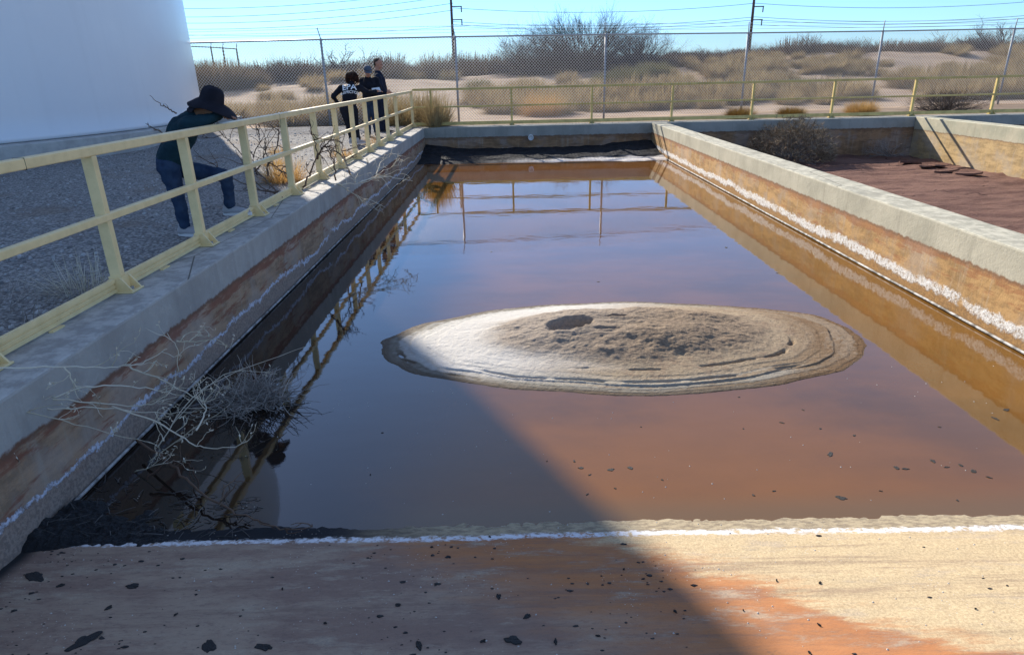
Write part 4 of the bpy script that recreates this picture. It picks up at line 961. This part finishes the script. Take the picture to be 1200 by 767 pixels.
HAT = cloth('black_hat_cloth', (.012, .012, .018), (.02, .02, .028))
# hat: crown + wide drooping brim + neck cape
hf = Vector((.92, -.08, -.38)); HR = frame(hf); hc = J1['head']+HR@Vector((0, -.01, .045))
V, F = [], []; n_ = 40; prof_ = [(.0, .150), (.055, .145), (.085, .125), (.100, .085), (.108, .03), (.112, .0), (.14, -.012), (.175, -.035), (.20, -.058), (.197, -.066), (.14, -.022), (.10, -.012)]
for r_, z_ in prof_:
    for k in range(n_):
        a = 2*math.pi*k/n_; fr = math.sin(a); ext = 1+(.28*max(0, fr) if r_ > .13 else 0); dr = -.05*max(0, -fr)*(1 if r_ > .13 else 0)*(r_-.11)/.1-.03*max(0, fr)*(r_-.1)*5*(r_ > .13)
        V.append(hc+HR@Vector((r_*math.cos(a)*(.98), r_*fr*ext*1.12, z_+dr+.006*noise.noise(Vector((math.cos(a)*2, fr*2, r_*9)))+ (.012*math.sin(3*a) if r_ > .18 else 0))))
for j in range(len(prof_)-1):
    for k in range(n_): k2 = (k+1) % n_; F.append((j*n_+k, j*n_+k2, (j+1)*n_+k2, (j+1)*n_+k))
hat = from_vf('hat', V, F, HAT, pr, True)
V, F = [], []
for j in range(8):
    for k in range(17):
        a = math.pi*(1.12+.76*k/16); q = j/7; rr = .115+.05*q
        V.append(hc+HR@Vector((rr*math.cos(a)*(1+.15*q), rr*math.sin(a)*1.05-.03*q, -.01-.15*q+.010*math.sin(k*1.3)*q)))
for j in range(7):
    for k in range(16): F.append((j*17+k, j*17+k+1, (j+1)*17+k+1, (j+1)*17+k))
cp = from_vf('neck_cape', V, F, HAT, hat, True); md = cp.modifiers.new('s', 'SOLIDIFY'); md.thickness = .006
# grey mesh panel on the crown side facing the camera
V, F = [], []
for j in range(5):
    for k in range(7):
        a = math.radians(-75-44*(k/6)) if False else math.radians(180+25+38*(k/6)); zz_ = .035+.07*j/4; rr = .1115-.010*(zz_/.12)**2*3
        V.append(hc+HR@Vector((-rr*math.cos(a)*-1*.98, rr*math.sin(a)*1.12, zz_)))
for j in range(4):
    for k in range(6): F.append((j*7+k, j*7+k+1, (j+1)*7+k+1, (j+1)*7+k))
from_vf('mesh_panel', V, F, simple('grey_mesh_cloth', (.07, .07, .10), .8), hat)
# 2: dark curly hair, lettering across the back
Y2 = 16.9
def a2(x, y, d=0): return at(x, y, Y2+d)
J = dict(pelvis=a2(408, 126), hipL=a2(402, 128, .0), hipR=a2(413, 128, 0), knL=a2(407, 146, .05), anL=a2(411.5, 164, 0), knR=a2(416, 147, 0), anR=a2(419, 164.5, -.1),
    chest=a2(409, 107, .10), neck=a2(411, 98, .22), shL=a2(399, 103, .14), shR=a2(421, 103, .14), elL=a2(389, 113, .05), elR=a2(430, 109, .25), wrL=a2(395, 121, .15), wrR=a2(440, 106.5, .45),
    head=a2(411.5, 89.8, .34), face=(.25, .9, -.45), footL=(.5, .8, 0), footR=(.6, .7, 0), hn=(0, 0, 1), hfL=(.8, .4, -.3), hfR=(.9, .2, 0))
pr, J2, L, R3, top = make_person(J, 'person with dark curly hair in a black jacket lettered EPA INSPECTOR on the back', (a2(408, 150).x, Y2, GZ), BLACK, BLACK, SK, SHG, SOLE, 1.0)
r = random.Random(3); V, F = [], []
for i in range(900):
    d = Vector((r.gauss(0, 1), r.gauss(0, 1), r.gauss(.25, 1))).normalized()
    if d.dot(R3@Vector((0, 1, 0))) > .55: continue
    c = J2['head']+Vector((0, -.02, .02))+Vector((d.x*.135, d.y*.12, d.z*.115)); pts = [c*.85+J2['head']*.15]
    ph = r.uniform(0, 6.3); L_ = r.uniform(.06, .15)
    for s_ in range(5): t_ = (s_+1)/5; pts.append(c+d*.02*t_+Vector((math.cos(ph+t_*8)*.016, math.sin(ph+t_*8)*.016, -L_*t_*.9)))
    tube_vf(V, F, pts, .006, 3, False)
hr = from_vf('hair', V, F, HAIR, pr)
bm = bmesh.new(); bmesh.ops.create_icosphere(bm, subdivisions=3, radius=1, matrix=Matrix.Translation(J2['head']+Vector((0, -.03, .02)))@Matrix.Diagonal((.115, .11, .11, 1))); obj('scalp_hair', bm, HB, hr, True)
def lettering(text, size, target, origin, right, up, parent, name):
    cu = bpy.data.curves.new('t', 'FONT'); cu.body = text; cu.size = size; cu.align_x = 'CENTER'; cu.offset = size*.018; cu.resolution_u = 3
    o = bpy.data.objects.new('t', cu); COL.objects.link(o); dg = bpy.context.evaluated_depsgraph_get(); me = bpy.data.meshes.new_from_object(o.evaluated_get(dg)); bpy.data.objects.remove(o)
    bm = bmesh.new(); bm.from_mesh(me); bmesh.ops.triangulate(bm, faces=bm.faces); bmesh.ops.subdivide_edges(bm, edges=bm.edges, cuts=2)
    bv = BVHTree.FromPolygons([v.co for v in target.data.vertices], [p.vertices for p in target.data.polygons]); nrm = right.cross(up).normalized()
    for v in bm.verts:
        p = origin+right*v.co.x+up*v.co.y+nrm*.6; h_ = bv.ray_cast(p, -nrm)
        v.co = (h_[0]+nrm*.007) if h_[0] else p-nrm*.6
    return obj(name, bm, MT['letter'], parent)
MT['letter'] = simple('white_lettering', (.8, .8, .8), .7)
rt = Vector((.985, .17, 0)).normalized(); up_ = (J2['neck']-J2['pelvis']).normalized(); up_ = (up_-rt*up_.dot(rt)).normalized()
mid = J2['pelvis'].lerp(J2['chest'], .95)
lettering('EPA', .205, top, mid+up_*.015, rt, up_, top, 'lettering'); lettering('INSPECTOR', .085, top, mid-up_*.075, rt, up_, top, 'lettering')
# 3: cap and sunglasses, holding a paper
Y3 = 18.3
def a3(x, y, d=0): return at(x, y, Y3+d)
J = dict(pelvis=a3(433, 119), hipL=a3(436.5, 121, -.02), hipR=a3(428.5, 121, .0), knL=a3(438, 138), anL=a3(440, 154), knR=a3(430, 138), anR=a3(431, 154.5),
    chest=a3(431, 99, -.08), neck=a3(430, 91.5, -.16), shL=a3(439.5, 93.5, -.02), shR=a3(423.5, 94, .02), elL=a3(444, 104.5, -.12), elR=a3(424, 106, -.15), wrL=a3(441, 106, -.38), wrR=a3(433, 108, -.38),
    head=a3(430, 84, -.24), face=(.34, -.90, -.28), footL=(.3, -1, 0), footR=(0, -1, 0), hn=(0, 0, 1), hfL=(-.2, -.9, .1), hfR=(.8, -.5, .1))
pr, J3, L, R3, _ = make_person(J, 'person in grey cap and dark sunglasses holding a white paper between the two others', (a3(433, 140).x, Y3, GZ), BLACK, JE, SK, SHD, SHD, 1.10)
CAP = cloth('grey_blue_cap', (.06, .075, .10))
V, F = [], []; n_ = 28
for r_, z_ in ((.0, .118), (.05, .110), (.082, .082), (.094, .045), (.096, .02), (.092, .018)):
    for k in range(n_): a = 2*math.pi*k/n_; V.append(L(r_*.92*math.cos(a), r_*1.12*math.sin(a)-.005, z_+.015))
for j in range(5):
    for k in range(n_): k2 = (k+1) % n_; F.append((j*n_+k, j*n_+k2, (j+1)*n_+k2, (j+1)*n_+k))
cap_ = from_vf('cap', V, F, CAP, pr, True)
V, F = [], []
for j in range(4):
    for k in range(11):
        a = math.pi*(.12+.76*k/10); q = j/3; V.append(L(.088*math.cos(a)*(1+.05*q), .10*math.sin(a)+.075*q*math.sin(a), .032-.018*q-.012*math.cos(a)**2))
for j in range(3):
    for k in range(10): F.append((j*11+k, j*11+k+1, (j+1)*11+k+1, (j+1)*11+k))
vz = from_vf('visor', V, F, CAP, cap_, True); md = vz.modifiers.new('s', 'SOLIDIFY'); md.thickness = .004
bm = bmesh.new()
for s_ in (-1, 1):
    bmesh.ops.create_icosphere(bm, subdivisions=2, radius=1, matrix=Matrix.Translation(L(s_*.034, .087, .006))@R3.to_4x4()@Matrix.Diagonal((.032, .010, .021, 1)))
box_ = [L(-.012, .094, .010), L(.012, .094, .010)]; V, F = [], []; tube_vf(V, F, box_, .004, 4); tube_vf(V, F, [L(-.064, .082, .010), L(-.078, .0, .010)], .003, 4); tube_vf(V, F, [L(.064, .082, .010), L(.078, .0, .010)], .003, 4)
m_ = bpy.data.meshes.new('x'); m_.from_pydata([tuple(v) for v in V], [], F); bm.from_mesh(m_); obj('sunglasses', bm, simple('dark_glass', (.01, .01, .012), .15, spec=.7), pr, True)
pc = a3(440, 105.3, -.50)
bm = bmesh.new(); box(bm, -.10, .10, -.14, .14, -.002, .002); o = obj('paper', bm, simple('white_paper', (.75, .75, .73), .8)); o.location = pc; o.rotation_euler = (.35, -.1, .3); tag(o, 'white paper held over the railing by the person in the cap', 'paper')
# 4: tall man looking right
Y4 = 19.6
def a4(x, y, d=0): return at(x, y, Y4+d)
J = dict(pelvis=a4(446, 117), hipL=a4(445.5, 119, .1), hipR=a4(446, 119, -.1), knL=a4(449, 137, .1), anL=a4(450.5, 152.5, .1), knR=a4(446, 137, -.1), anR=a4(446.5, 153.5, -.1),
    chest=a4(443.5, 95), neck=a4(441.5, 85), shL=a4(444.5, 90, .19), shR=a4(441.5, 90, -.19), elL=a4(449, 101, .2), elR=a4(446, 103, -.22), wrL=a4(452, 109, .1), wrR=a4(451, 107.5, -.2),
    head=a4(442.3, 75, 0), face=(.95, -.2, -.22), footL=(1, 0, 0), footR=(1, -.2, 0), hn=(0, -1, 0), hfL=(.8, -.3, -.2), hfR=(.8, .2, -.3))
pr, J4, L, R3, _ = make_person(J, 'tall bareheaded person in navy looking right behind the one in the cap', (a4(446, 140).x, Y4, GZ), NAVY, NAVY, SK, SHD, SHD, 1.2)
def hx(bm):
    for v in bm.verts: v.co += Vector((1, 1, 1))*.004*noise.noise(v.co*60)
blob([], .010, HB, 'hair', pr, [(L(0, -.025, .052), (.090, .102, .085), R3), (L(0, -.055, .0), (.082, .070, .085), R3)], 1, hx)
